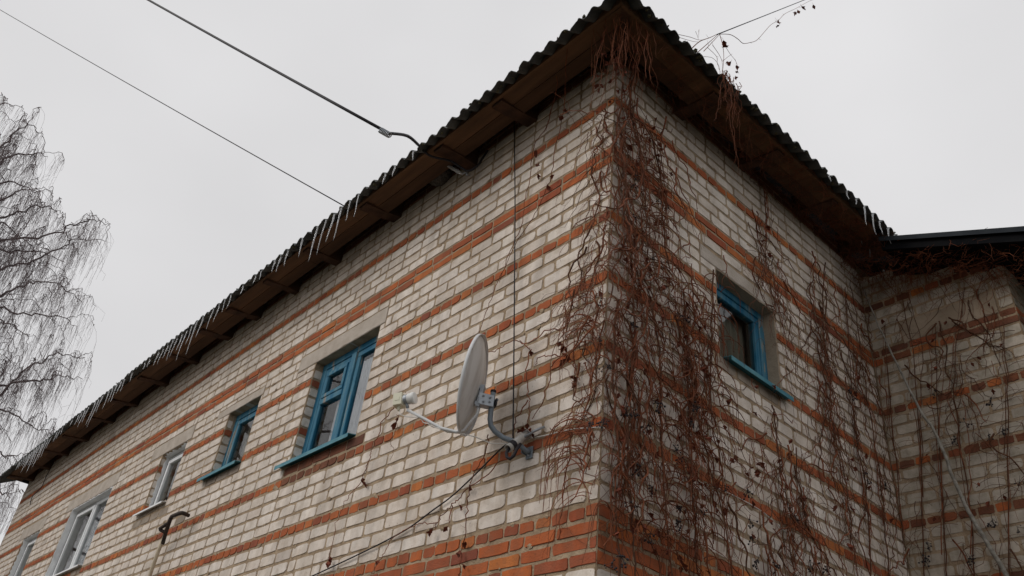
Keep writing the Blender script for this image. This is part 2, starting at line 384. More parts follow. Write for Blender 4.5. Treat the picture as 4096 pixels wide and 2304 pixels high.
def lay_wall(wi, frame, L, holes, lintels, stains, phase, seed):
    rs = random.Random(seed)
    for ci, (z0, z1, c) in enumerate(COURSES):
        zm = (z0 + z1) / 2
        iv = [(0.0, L)]
        for (a, b, za, zb) in holes:
            if za < zm < zb: iv = sub(iv, a, b)
        trims = []
        for (a, b, za, zb) in lintels:
            ov = min(z1, zb) - max(z0, za)
            if ov > .55 * (z1 - z0): iv = sub(iv, a, b)
            elif ov > 0: trims.append((a, b, za, zb))
        cuts = []
        for (a, b, za, zb) in trims: cuts += [a, b]
        if c == 'W': pitch, off = .26, (phase + (.13 if ci % 2 else 0) + rs.uniform(-.018, .018)) % .26
        else:
            dbl = any(abs(zm - q) < .1 for q in (2.538,)) or z1 < .001
            if dbl and not (z1 > -.001 and z1 < .002): pitch, off = .26, rs.uniform(0, .26)
            else: pitch, off = .131, rs.uniform(0, .13)
            if c == 'D': pitch = .26
        joints = []; u = off - pitch
        while u < L + pitch:
            joints.append(u + rs.uniform(-.006, .006) * (1.5 if c != 'W' else 1)); u += pitch
            if pitch > .2 and rs.random() < .06: u -= pitch / 2       # a half brick now and then
        for (p, q) in iv:
            js = [p] + [j for j in joints if p + .055 < j < q - .055 and not any(abs(j - k) < .05 for k in cuts)] + [k for k in cuts if p + .02 < k < q - .02] + [q]
            js.sort()
            for a, b in zip(js[:-1], js[1:]):
                za, zb = z0, z1
                for (ta, tb, tz0, tz1) in trims:
                    if a < tb - .001 and b > ta + .001:
                        if tz1 > z1: zb = min(zb, tz0)
                        else: za = max(za, tz1)
                kind = c
                for (sa, sb, sz0, sz1, sk) in stains:
                    if sz0 < zm < sz1 and sa < (a + b) / 2 < sb: kind = sk
                put_brick(wi, frame, a, b, za, zb, kind)

# openings: (u0,u1,z0,z1) with u measured from the main corner
WT = 2.200
WIN_L = {'big': (2.735, 3.82, 1.121, WT), 'small': (4.93, 5.66, 1.430, WT), 'w3': (6.73, 7.47, 1.392, 2.165), 'w2': (9.11, 10.80, 1.035, 2.13), 'w1': (12.28, 13.20, 1.035, 2.10)}
LIN_L = [(2.65, 4.17, WT, 2.372), (4.88, 5.98, WT, 2.30), (6.62, 7.86, 2.165, 2.35), (8.98, 11.1, 2.13, 2.33), (12.15, 13.5, 2.10, 2.32)]
F_L = (Vector((0, 0, 0)), Vector((-1, 0, 0)), Vector((0, -1, 0)))
F_R = (Vector((0, 0, 0)), Vector((0, 1, 0)), Vector((1, 0, 0)))
F_T = (Vector((0, DY, 0)), Vector((1, 0, 0)), Vector((0, -1, 0)))
F_P = (Vector((TX, DY, 0)), Vector((0, 1, 0)), Vector((1, 0, 0)))
WIN_R = (1.17, 1.945, 1.430, 2.215)
LIN_R = (0.98, 2.12, 2.215, 2.33)
LIN_T = (0.30, 1.13, 2.59, 2.835)
lay_wall(0, F_L, LX, list(WIN_L.values()), LIN_L,
         [(2.70, 3.86, .92, 1.12, 'D'), (4.90, 5.70, 1.31, 1.44, 'S'), (6.70, 7.50, 1.28, 1.40, 'S'), (9.1, 9.5, .93, 1.04, 'S'), (5.9, 6.15, 1.0, 1.1, 'S')], .359, 1)
lay_wall(1, F_R, DY - .002, [WIN_R], [LIN_R], [(1.2, 1.95, 1.33, 1.44, 'S')], .34, 2)
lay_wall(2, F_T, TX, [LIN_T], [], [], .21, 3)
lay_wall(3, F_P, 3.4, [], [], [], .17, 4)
def below_porch_roof(b):
    if b[0] < 2: return True
    t = b[1].translation; return t.z < 3.675 - .424 * t.x - .14
bricks = [b for b in bricks if below_porch_roof(b)]
# bricks in the window reveals (left jamb of the left wall windows, far jamb of the side window)
def jamb(wi, O, ud, nd, z0, z1, depth, kinds='WRS'):
    for (a, b, c) in COURSES:
        if a >= z0 - .03 and b <= z1 + .03 and c != 'D': put_brick(wi, (O, ud, nd), .004, depth, a, min(b, z1), c)
for k in ('big', 'small', 'w3'):
    a, b, za, zb = WIN_L[k]
    jamb(0, Vector((-b + .006, 0, 0)), Vector((0, 1, 0)), Vector((1, 0, 0)), za, zb, .112 if k != 'w3' else .075)

# cores (mortar) with real openings
def wall_core(name, frame, L, holes, depth, zb, zt, rec=.0048):
    O, ud, nd = frame; mb = MB()
    us = sorted({0, L} | {h[i] for h in holes for i in (0, 1)}); zs = sorted({zb, zt} | {h[i] for h in holes for i in (2, 3)})
    P = lambda u, z, d: O + ud * u - nd * (rec + d) + Vector((0, 0, z))
    flip = ud.cross(Vector((0, 0, 1))).dot(nd) < 0
    def q(a, b, c, d): mb.add([a, b, c, d], [(3, 2, 1, 0) if flip else (0, 1, 2, 3)])
    for i in range(len(us) - 1):
        for j in range(len(zs) - 1):
            um, zm = (us[i] + us[i + 1]) / 2, (zs[j] + zs[j + 1]) / 2
            if any(h[0] < um < h[1] and h[2] < zm < h[3] for h in holes): continue
            q(P(us[i], zs[j], 0), P(us[i + 1], zs[j], 0), P(us[i + 1], zs[j + 1], 0), P(us[i], zs[j + 1], 0))
            q(P(us[i + 1], zs[j], depth), P(us[i], zs[j], depth), P(us[i], zs[j + 1], depth), P(us[i + 1], zs[j + 1], depth))
    for (a, b, c, d) in holes:
        q(P(a, c, 0), P(a, d, 0), P(a, d, depth), P(a, c, depth)); q(P(b, d, 0), P(b, c, 0), P(b, c, depth), P(b, d, depth))
        q(P(a, d, 0), P(b, d, 0), P(b, d, depth), P(a, d, depth)); q(P(b, c, 0), P(a, c, 0), P(a, c, depth), P(b, c, depth))
    return mb.build(name, M_MORTAR, house)
walls = [wall_core('wall', F_L, LX, list(WIN_L.values()), .36, GZ - .1, ZTOP),
         wall_core('wall', F_R, DY + .4, [WIN_R], .36, GZ - .1, ZTOP),
         wall_core('wall', F_T, TX - .0048, [], .3, GZ - .1, 2.98),
         wall_core('wall', F_P, 4.5, [], .3, GZ - .1, 2.98)]
e = MB(); e.prism([(.0, DY + .0048, 2.98), (TX - .005, DY + .0048, 2.98), (0, DY + .0048, 3.49)], (0, .28, 0)); e.build('wall', M_MORTAR, house)
walls[0]['label'] = 'long front wall with five windows'; walls[1]['label'] = 'short side wall covered in vines'
walls[2]['label'] = 'porch front wall in the dark inner corner'
e = MB(); e.box((-LX - .0, .0, GZ - .1), (-LX + .02, 6, ZTOP)); e.box((-LX, 5.9, GZ - .1), (-.02, 6, ZTOP)); e.box((-LX + .03, .38, ZTOP - .04), (-.03, 5.85, ZTOP - .01))
e.build('wall', M_MORTAR, house)
# far end wall (seen from the end only): brick header strip at the arris
# the 300 largest of each sort as objects, the others joined
rest = MB(); cnt = {0: 0, 1: 0}
order = sorted(range(len(bricks)), key=lambda i: -bricks[i][5])
for i in order:
    wi, Mx, k, vi, mi, size = bricks[i]
    cls = 0 if mi in (0, 3, 4) else 1
    if size > 0 and cnt[cls] < 300:
        cnt[cls] += 1
        o = link('white_brick' if mi in (0, 4) else 'stained_brick' if mi == 3 else 'red_brick' if mi == 1 else 'dark_red_brick', vmesh(k, vi, mi), walls[wi])
        o.matrix_local = Mx
    else:
        vb = VAR[k][vi]
        rest.add([Mx @ Vector(v) for v in vb.v], vb.f, mi, rnd())
ob = rest.build('brickwork', BRICK_MATS, house, tone=True); ob['kind'] = 'stuff'

# dabs of mortar smeared over the brick edges
sm = MB(); rs = random.Random(31)
def smear(F, u, z):
    n = 9; r = rs.uniform(.012, .032); ax = rs.uniform(.6, 1.9); a0 = rs.uniform(-.4, .4); vs = []
    O, ud, nd = F
    for k in range(n):
        t = 2 * math.pi * k / n; q = r * rs.uniform(.55, 1.2); x, y = math.cos(t) * q * ax, math.sin(t) * q * .8
        vs.append(O + ud * (u + x * math.cos(a0) - y * math.sin(a0)) + nd * .0012 + Vector((0, 0, z + x * math.sin(a0) + y * math.cos(a0))))
    vs += [O + ud * u + nd * .0052 + Vector((0, 0, z))]
    sm.add(vs, [(k, (k + 1) % n, n) for k in range(n)])
def clear_of(w, u, z): return not any(a - .05 < u < b + .05 and c - .05 < z < d + .2 for a, b, c, d in w)
for k in range(420):
    c_ = rs.choice(COURSES); u, z = rs.uniform(.02, LX - .1), c_[0] + rs.uniform(-.012, .02)
    if c_[2] != 'D' and z > -1 and clear_of(list(WIN_L.values()) + LIN_L, u, z): smear(F_L, u, z)
for k in range(150):
    c_ = rs.choice(COURSES); u, z = rs.uniform(.02, DY - .1), c_[0] + rs.uniform(-.012, .02)
    if c_[2] != 'D' and z > -1 and clear_of([WIN_R, LIN_R], u, z): smear(F_R, u, z)
o = sm.build('mortar_smear', M_MORTAR, house); o['kind'] = 'stuff'
# lintels
def rough_slab(name, O, ud, nd, u0, u1, z0, z1, proud, depth, m, parent, seg=.09, jit=.004):
    """a cast slab with a slightly uneven lower and upper arris"""
    rs = random.Random(int(u0 * 1000)); mb = MB(); n = max(3, int((u1 - u0) / seg))
    rows = []
    for i in range(n + 1):
        u = u0 + (u1 - u0) * i / n; a, b = z0 + rs.uniform(-jit, jit), z1 + rs.uniform(-jit, jit); pr = proud + rs.uniform(-.0015, .0015)
        rows.append([O + ud * u + nd * d + Vector((0, 0, z)) for d, z in ((-depth, a), (pr - .004, a), (pr, a + .006), (pr, b - .004), (pr - .006, b), (-depth, b))])
    vs = [p for r_ in rows for p in r_]; fs = []
    for i in range(n):
        for j in range(6):
            a = i * 6 + j; b = i * 6 + (j + 1) % 6; fs.append((a, b, b + 6, a + 6))
    fs += [tuple(range(6)), tuple(n * 6 + j for j in range(5, -1, -1))]
    mb.add(vs, fs); return mb.build(name, m, parent)
for k, l in zip(WIN_L, LIN_L): rough_slab('lintel', *F_L, l[0] + .006, l[1] - .006, l[2] + .002, l[3] - .004, .002, .36, M_CONC, house)
rough_slab('lintel', *F_R, LIN_R[0] + .006, LIN_R[1] - .006, LIN_R[2] + .002, LIN_R[3], .001, .36, M_CONC, house)
rough_slab('lintel', *F_T, LIN_T[0] + .008, LIN_T[1] - .008, LIN_T[2] + .012, LIN_T[3] - .01, .004, .02, M_CONC_D, house)

# rendered reveals and rooms behind the windows
def reveal(frame, w, y0, y1, m, rag=.0, sides='LRTB', t=.006):
    """thin render on the inside of an opening between depths y0..y1, ragged outer edge"""
    O, ud, nd = frame; a, b, z0, z1 = w; mb = MB(); rs = random.Random(int(a * 100))
    def strip(P0, P1, nrm):
        n = max(4, int((P1 - P0).length / .035)); vs = []
        for i in range(n + 1):
            p = P0.lerp(P1, i / n); yy = y0 + rs.uniform(-rag, rag)
            vs += [p - nd * yy, p - nd * yy + nrm * t, p - nd * y1 + nrm * t]
        fs = []
        for i in range(n):
            for j in range(2): fs.append((i * 3 + j, i * 3 + j + 1, i * 3 + j + 4, i * 3 + j + 3))
        mb.add(vs, fs)
    Z = Vector((0, 0, 1))
    if 'L' in sides: strip(O + ud * b + Z * z0, O + ud * b + Z * z1, -ud)
    if 'R' in sides: strip(O + ud * a + Z * z0, O + ud * a + Z * z1, ud)
    if 'T' in sides: strip(O + ud * a + Z * z1, O + ud * b + Z * z1, -Z)
    if 'B' in sides: strip(O + ud * a + Z * z0, O + ud * b + Z * z0, Z)
    return mb.build('reveal', m, house)
reveal(F_L, WIN_L['big'], .10, .20, M_CONC_D, .008, 'LRB'); reveal(F_L, WIN_L['small'], .015, .20, M_CONC_D, .008, 'RB')
reveal(F_L, WIN_L['small'], .075, .20, M_CONC_D, .02, 'L')
reveal(F_L, WIN_L['w3'], .055, .2, M_PLAST, .014, 'L', .012); reveal(F_L, WIN_L['w3'], .03, .2, M_PLAST, .02, 'TRB', .012)
reveal(F_L, WIN_L['w2'], .006, .2, M_PLAST, .006, 'LRTB', .012); reveal(F_L, WIN_L['w1'], .02, .2, M_PLAST, .014, 'LRTB', .012)
reveal(F_R, WIN_R, .004, .2, M_CONC_D, .004, 'LRTB', .008)
def room(frame, w):
    O, ud, nd = frame; a, b, z0, z1 = w; mb = MB(); P = lambda u, z, d: O + ud * u - nd * d + Vector((0, 0, z))
    a, b, z0, z1 = a - .25, b + .25, z0 - .4, z1 + .15; f, k = .372, 1.9
    q = lambda *p: mb.add(p, [(0, 1, 2, 3)])
    q(P(a,z0,k),P(b,z0,k),P(b,z1,k),P(a,z1,k)); q(P(a,z0,f),P(a,z0,k),P(a,z1,k),P(a,z1,f)); q(P(b,z0,f),P(b,z0,k),P(b,z1,k),P(b,z1,f))
    q(P(a,z1,f),P(b,z1,f),P(b,z1,k),P(a,z1,k)); q(P(a,z0,f),P(b,z0,f),P(b,z0,k),P(a,z0,k))
    # close the sides of the front plane around the opening
    A, B, Z0, Z1 = w
    for (u1, u2, v1, v2) in ((a, A, z0, z1), (B, b, z0, z1), (A, B, Z1, z1), (A, B, z0, Z0)): q(P(u1,v1,f),P(u2,v1,f),P(u2,v2,f),P(u1,v2,f))
    mb.build('room_wall', M_ROOM, house)
for w in WIN_L.values(): room(F_L, w)
room(F_R, WIN_R)

# ------------------------------------------------------------------ windows
def fbox(mb, frame, u0, u1, z0, z1, d0, d1, bev=.004):
    """box given along u, z, depth; bevelled front edges"""
    O, ud, nd = frame; P = lambda u, z, d: O + ud * u - nd * d + Vector((0, 0, z)); b = min(bev, (u1-u0)/3, (z1-z0)/3)
    vs = [P(u0,z0,d1),P(u1,z0,d1),P(u1,z1,d1),P(u0,z1,d1), P(u0,z0,d0+b),P(u1,z0,d0+b),P(u1,z1,d0+b),P(u0,z1,d0+b), P(u0+b,z0+b,d0),P(u1-b,z0+b,d0),P(u1-b,z1-b,d0),P(u0+b,z1-b,d0)]
    fs = [(3,2,1,0)] + [(i,(i+1)%4,4+(i+1)%4,4+i) for i in range(4)] + [(4+i,4+(i+1)%4,8+(i+1)%4,8+i) for i in range(4)] + [(8,9,10,11)]
    mb.add(vs, fs)
def rect_frame(frame, u0, u1, z0, z1, t, d0, d1, tb=None):
    mb = MB(); tb = tb or t
    fbox(mb, frame, u0, u1, z1 - t, z1, d0, d1); fbox(mb, frame, u0, u1, z0, z0 + tb, d0, d1)
    fbox(mb, frame, u0, u0 + t, z0 + tb, z1 - t, d0 + .001, d1); fbox(mb, frame, u1 - t, u1, z0 + tb, z1 - t, d0 + .001, d1)
    return mb
def pane(frame, u0, u1, z0, z1, d, m, parent):
    mb = MB(); O, ud, nd = frame; P = lambda u, z, dd: O + ud * u - nd * dd + Vector((0, 0, z))
    mb.add([P(u0,z0,d),P(u1,z0,d),P(u1,z1,d),P(u0,z1,d)], [(0,1,2,3) if ud.cross(Vector((0, 0, 1))).dot(nd) > 0 else (3,2,1,0)]); return mb.build('pane', m, parent)
def sill(frame, u0, u1, z, proj, m, parent, drop=.035):
    O, ud, nd = frame; mb = MB(); P = lambda u, zz, d: O + ud * u + nd * d + Vector((0, 0, zz))
    prof = [(-.13, z + .03), (proj, z), (proj, z - drop), (proj - .004, z - drop), (proj - .004, z - .006), (-.13, z + .022)]
    mb.prism([P(u0, zz, d) for d, zz in prof], ud * (u1 - u0)); return mb.build('sill', m, parent)
def curtain(name, frame, u0, u1, z0, z1, d, m, label, seed=0, amp=.018, waves=9, tilt=0):
    O, ud, nd = frame; mb = MB(); rs = random.Random(seed); n = 70
    vs = []
    for i in range(n + 1):
        f = i / n; u = u0 + (u1 - u0) * f
        dd = d + amp * math.sin(f * waves * 6.28 + rs.uniform(-.3, .3)) + rs.uniform(-.002, .002)
        zb = z0 + tilt * math.sin(f * 9) * .02
        vs += [O + ud * u - nd * dd + Vector((0, 0, zb)), O + ud * (u) - nd * (d + amp * .5 * math.sin(f * waves * 6.28)) + Vector((0, 0, z1))]
    mb.add(vs, [(2*i, 2*i+2, 2*i+3, 2*i+1) for i in range(n)]); o = mb.build(name, m, None, True)
    return tag(o, label, 'curtain')

# big blue window: frame, two casements, small vent sash
a, b, z0, z1 = WIN_L['big']
D0 = .09
w = rect_frame(F_L, a - .02, b + .005, z0 - .02, z1 + .02, .085, D0, D0 + .09, .07).build('window', M_BLUE, house); w['label'] = 'large peeling blue window with small vent sash'
mull = a + (b - a) * .46
m_ = MB(); fbox(m_, F_L, mull - .04, mull + .04, z0 + .05, z1 - .065, D0 - .012, D0 + .08); m_.build('mullion', M_BLUE, w)
# left casement (larger u) with vent
ca, cb = mull + .045, b - .07
zv = z0 + (z1 - z0) * .60
s1 = rect_frame(F_L, ca, cb, z0 + .055, z1 - .07, .055, D0 + .006, D0 + .06).build('sash', M_BLUE, w)
m_ = MB(); fbox(m_, F_L, ca + .05, cb - .05, zv - .03, zv + .03, D0 - .002, D0 + .06); m_.build('transom', M_BLUE, w)
rect_frame(F_L, ca + .055, cb - .055, zv + .032, z1 - .128, .042, D0 - .008, D0 + .05).build('vent_sash', M_BLUE, w)
pane(F_L, ca + .09, cb - .09, zv + .06, z1 - .16, D0 + .02, M_GLASS, w); pane(F_L, ca + .05, cb - .05, z0 + .10, zv - .028, D0 + .03, M_GLASS, w)
s2 = rect_frame(F_L, a + .05, mull - .042, z0 + .055, z1 - .07, .055, D0 + .006, D0 + .06).build('sash', M_BLUE, w)
pane(F_L, a + .10, mull - .095, z0 + .10, z1 - .12, D0 + .03, M_GLASS, w)
sill(F_L, a + .015, b + .14, z0 + .012, .062, M_TEAL, w)
curtain('curtain', F_L, a + .107, mull - .10, z0 + .112, z1 - .17, D0 + .047, M_CURT, 'white net curtain behind right pane of the large blue window', 3, .008, 6)
curtain('curtain', F_L, ca + .0, cb - .26, z0 + .04, z1 - .10, D0 + .075, M_CURT, 'strip of white net curtain behind left sash of the large blue window', 4, .012, 3)
curtain('curtain', F_L, ca + .20, cb + .02, z0 + .04, z1 - .45, D0 + .22, M_CURT2, 'beige curtain low behind left sash of the large blue window', 5, .02, 5)
# small blue window
a, b, z0, z1 = WIN_L['small']
w = rect_frame(F_L, a - .02, b + .005, z0 - .02, z1 + .02, .085, D0, D0 + .09, .07).build('window', M_BLUE, house); w['label'] = 'small blue window'
rect_frame(F_L, a + .055, b - .07, z0 + .055, z1 - .07, .06, D0 + .008, D0 + .06).build('sash', M_BLUE, w)
pane(F_L, a + .11, b - .125, z0 + .10, z1 - .12, D0 + .03, M_GLASS, w)
sill(F_L, a + .01, b + .15, z0 + .012, .06, M_TEAL, w)
curtain('curtain', F_L, a + .05, b - .06, z0 + .02, z1 - .05, D0 + .12, M_CURT2, 'beige curtain behind the small blue window of the long wall', 6, .02, 6)
# side window (side wall)
a, b, z0, z1 = WIN_R
w = rect_frame(F_R, a - .02, b - .0, z0 - .02, z1 + .01, .075, D0 + .01, D0 + .1, .06).build('window', M_BLUE, house); w['label'] = 'bright blue side window beside the vines'
rect_frame(F_R, a + .045, b - .07, z0 + .04, z1 - .065, .055, D0 + .022, D0 + .08).build('sash', M_BLUE, w)
pane(F_R, a + .09, b - .12, z0 + .085, z1 - .11, D0 + .045, M_GLASS, w)
sill(F_R, a + .05, b + .055, z0 + .014, .06, M_TEAL, w)
curtain('curtain', F_R, b - .42, b - .03, z0 + .0, z1 - .02, D0 + .15, M_CURT2, 'beige curtain drawn to the right inside the side window', 8, .022, 5)
# white plastic windows
for k, lab, parts in (('w3', 'narrow white plastic window', 1), ('w2', 'wide white plastic window with stand-in reflection in one pane', 2), ('w1', 'leftmost white plastic window', 1)):
    a, b, z0, z1 = WIN_L[k]; D1 = .10
    w = rect_frame(F_L, a + .012, b - .012, z0, z1 - .012, .06, D1, D1 + .07).build('window', M_WFR, house); w['label'] = lab
    cols = [(a + .07, b - .07)] if parts == 1 else [(a + .07, a + (b - a) * .50 - .03), (a + (b - a) * .50 + .03, b - .07)]
    if parts == 2:
        m_ = MB(); fbox(m_, F_L, a + (b-a)*.5 - .04, a + (b-a)*.5 + .04, z0 + .055, z1 - .068, D1 - .004, D1 + .06); m_.build('mullion', M_WFR, w)
    for i, (p, q) in enumerate(cols):
        if i == 1 or parts == 1:
            rect_frame(F_L, p - .02, q + .02, z0 + .045, z1 - .057, .055, D1 - .016, D1 + .05).build('sash', M_WFR, w)
            pane(F_L, p + .03, q - .03, z0 + .095, z1 - .107, D1 + .012, M_GLASS_W, w)
        else:
            pane(F_L, p - .015, q + .015, z0 + .055, z1 - .065, D1 + .02, M_GLASS_W, w)
    gsk = MB()
    for (p, q) in cols[-1:]:
        for (x0, x1, y0, y1) in ((p - .026, q + .026, z1 - .058, z1 - .0535), (q + .0205, q + .025, z0 + .045, z1 - .0535)): fbox(gsk, F_L, x0, x1, y0, y1, D1 - .0175, D1 + .01, .0005)
    gsk.build('gasket', M_BLACK, w)
    sill(F_L, a + .01, b + .13, z0 + .008, .05, M_WFR, w, .022)
    if k == 'w2':
        fo = MB(); O, ud, nd = F_L; rs = random.Random(5); n1, n2 = 22, 34; vs = []
        for i in range(n1 + 1):
            for j in range(n2 + 1):
                u = cols[0][0] + .01 + (cols[0][1] - cols[0][0] - .02) * i / n1; z = z0 + .06 + (z1 - z0 - .22) * j / n2
                vs.append(O + ud * u - nd * (D1 + .06 + rs.uniform(-.02, .02)) + Vector((0, 0, z)))
        fo.add(vs, [(i*(n2+1)+j, (i+1)*(n2+1)+j, (i+1)*(n2+1)+j+1, i*(n2+1)+j+1) for i in range(n1) for j in range(n2)])
        tag(fo.build('pane_reflection', M_REFLECT), 'crumpled silver sheet imitating tree reflections behind right pane of the wide white window', 'reflection_sheet')  # stands in for the tree reflections in this pane
        curtain('curtain', F_L, cols[1][0], cols[1][1], z0 + .02, z1 - .03, D1 + .14, M_CURT2, 'grey blind behind left pane of the wide white window', 9, .004, 3)
    else:
        curtain('curtain', F_L, a + .05, b - .05, z0 + .02, z1 - .03, D1 + .14, M_CURT2, 'grey curtain behind the ' + ('narrow white plastic window' if k == 'w3' else 'leftmost white plastic window'), 10, .01, 4)

# ------------------------------------------------------------------ eaves and roof
def eave(frame_kind):
    """returns P(s, o, z): s along the wall, o outward, z at the tip level"""
    if frame_kind == 'L': return lambda s, o, z: Vector((-s, -o, z))
    return lambda s, o, z: Vector((o, s, z + .045 * s))
PL, PR = eave('L'), eave('R')
OUTER = .405; ZO, ZI = 3.425, 3.69
SL = .09
def soffit(P, s0, s1, seed, seglen, endcut):
    rs = random.Random(seed)
    ea = MB()
    # fascia: thin board on edge at the outer line
    pr = [(OUTER, ZO - .012), (OUTER + .022, ZO - .010), (OUTER + .022, ZO + .075), (OUTER, ZO + .075)]
    ea.prism([P(s0 - (o if endcut else 0), o, z) for o, z in pr], P(s1, 0, 0) - P(s0, 0, 0))
    e_ = ea.build('eaves', M_WOOD, house)
    bands = [(OUTER - .002, OUTER - .128), (OUTER - .132, OUTER - .258)]
    for bi, (oa, ob_) in enumerate(bands):
        s = s0 - (oa if endcut else 0)
        while s < s1:
            e2 = min(s1, s + seglen * rs.uniform(.75, 1.25))
            za, zb = ZO + (OUTER - oa) * SL + rs.uniform(-.003, .003), ZO + (OUTER - ob_) * SL + rs.uniform(-.003, .003)
            mb = MB(); pr = [(oa, za), (ob_, zb), (ob_, zb + .022), (oa, za + .022)]
            p0 = [P(s + .002, o, z) for o, z in pr]; p1 = [P(e2 - .002, o, z) for o, z in pr]
            mb.add(p0 + p1, [(0,1,2,3),(7,6,5,4)] + [(i,(i+1)%4,4+(i+1)%4,4+i) for i in range(4)])
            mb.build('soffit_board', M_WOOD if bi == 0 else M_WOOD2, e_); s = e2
    return e_
def joist(P, s, parent, wid=.11, seed=0):
    rs = random.Random(seed); mb = MB(); zw = 3.475 + rs.uniform(-.02, .02); wid *= rs.uniform(.85, 1.15)
    zw -= .01; poly = [(OUTER - .012, ZO - .030), (OUTER - .012, ZO + .0), (.145, ZO + .022), (.145, ZI - .05), (-.002, ZI - .02), (-.002, zw), (.2, ZO + .008)]
    p0 = [P(s - wid / 2 + rs.uniform(-.006,.006), o, z) for o, z in poly]; p1 = [P(s + wid / 2, o, z) for o, z in poly]; n = len(poly)
    mb.add(p0 + p1, [tuple(range(n)), tuple(range(2*n-1, n-1, -1))] + [(i,(i+1)%n,n+(i+1)%n,n+i) for i in range(n)])
    mb.build('joist', M_JOIST, parent)
eL = soffit(PL, 0.0, LX - .05, 21, 4.2, True); eR = soffit(PR, 0.0, DY - .02, 22, 2.6, True)
for i, s in enumerate([.93, 1.70, 2.86, 3.93, 4.80, 5.70, 6.45, 7.4, 8.40, 9.5, 10.46, 11.6, 12.6, 13.6, 14.55]): joist(PL, s, eL, seed=i)
for i, s in enumerate([.75, 1.62, 2.5, 3.3]): joist(PR, s, eR, seed=40 + i)
# hip rafter end and dark hollow at the corner
hp = MB(); hp.prism([(.0,.0,3.46),(.39,-.39,3.40),(.39,-.39,3.42),(.0,.0,3.66)], (.05,.05,0)); hp.build('hip_rafter', M_JOIST, house)
hp = MB(); hp.prism([(-.13,-.002,3.50),(-.13,-.30,3.44),(-.13,-.30,3.475),(-.13,-.002,3.68)], (-.03,0,0)); hp.build('rafter_end', M_WOOD, house)

# corrugated sheets
PITCH_W, AMP = .145, .029
RSL = math.tan(math.radians(30))
def sheet(P, s0, nw, o0, zc, smax_in, hip, seed, lift):
    lift *= 1.0; rs = random.Random(seed); mb = MB(); per = 10; n = nw * per + 4
    dz = rs.uniform(-.004, .004) + lift; do = rs.uniform(-.012, .012); tilt = rs.uniform(-.0012, .0012)
    chips = [rs.uniform(-.003, .003) for _ in range(n + 1)]
    for _ in range(2):
        c_ = rs.randrange(n - 3)
        for j in range(rs.randint(2, 5)):
            if c_ + j <= n: chips[c_ + j] -= rs.uniform(.006, .022)
    rows = []
    for k, t in ((0, 0), (0, 1), (1, 1), (1, 0)):
        row = []
        for i in range(n + 1):
            s = s0 + PITCH_W * i / per
            oo = (o0 + do + chips[i]) if k == 0 else (max(-smax_in, -(s + (o0 - .5))) if hip else -smax_in)
            if hip and k == 1: oo = min(oo, o0 + do) if s > -o0 else o0 + do
            zz = zc - AMP + AMP * math.cos(2 * math.pi * (i / per) + .6) + dz + tilt * i * .1 + (o0 - oo) * RSL
            zz += 0 if t == 1 else -.0065
            row.append(P(s, oo, zz))
        rows.append(row)
    vs = [p for r_ in rows for p in r_]; N = n + 1; fs = []
    for k in range(4):
        for i in range(n): fs.append((k*N+i, k*N+i+1, ((k+1)%4)*N+i+1, ((k+1)%4)*N+i))
    fs += [(0, N, 2*N, 3*N), (n, 3*N+n, 2*N+n, N+n)]
    mb.add(vs, fs); return mb
roof = MB()
# base deck below the sheets (dark boards), so that no sky shows through
roof.add([(.40,-.40,3.455),(-LX,-.40,3.455),(-LX,2.6,3.47+2.9*RSL),(-2.6,2.6,3.47+2.9*RSL)], [(0,1,2,3)])
roof.add([(.40,-.40,3.455),(-2.6,2.6,3.47+2.9*RSL),(-2.6,5.8,3.6+2.9*RSL),(.40,5.8,3.70)], [(0,1,2,3)])
roof.add([(-LX,-.40,3.455),(-LX,2.6,3.47+2.9*RSL),(-LX,6.0,3.47)], [(0,1,2)])
roof.add([(-LX,2.6,3.47+2.9*RSL),(-2.6,2.6,3.47+2.9*RSL),(-2.6,6.4,3.45),(-LX,6.4,3.45)], [(0,1,2,3)])
roof = roof.build('roof', M_DARK, house)
OC, ZC = .53, 3.428
s = -OC + .01; i = 0
while s < LX + .12:
    nw = 7 if i else 6
    nw = min(nw, max(2, int((LX + .22 - s) / PITCH_W)))
    sheet(PL, s, nw, OC, ZC, 2.4, True, 60 + i, .007 * (i % 2)).build('slate_sheet', M_SLATE, roof, False); s += nw * PITCH_W - .001; i += 1
s = -OC + .01; i = 0
while s < DY - .05:
    nw = 7 if i else 6
    nw = min(nw, max(2, int((DY + .15 - s) / PITCH_W)))
    sheet(PR, s, nw, OC + .012, ZC + .022, 2.4, True, 90 + i, .007 * (i % 2)).build('slate_sheet', M_SLATE, roof, False); s += nw * PITCH_W - .001; i += 1
# hip capping
hc = MB(); T0 = Vector((OC + .03, -OC - .03, ZC + .02)); hd = Vector((-1, 1, RSL)).normalized(); sd_ = Vector((1, 1, 0)).normalized(); un = sd_.cross(hd) * -1
if un.z < 0: un = -un
for k in range(3):
    A = T0 + hd * (k * .95); B = A + hd * 1.0
    pr = [(-.11, -.045), (-.045, .02), (0, .034), (.045, .02), (.11, -.045), (.11, -.053), (0, .026), (-.11, -.053)]
    h_ = MB(); h_.prism([A + sd_ * x + un * (z + .004 * (k % 2)) for x, z in pr], B - A); h_.build('hip_cap', M_SLATE, roof)
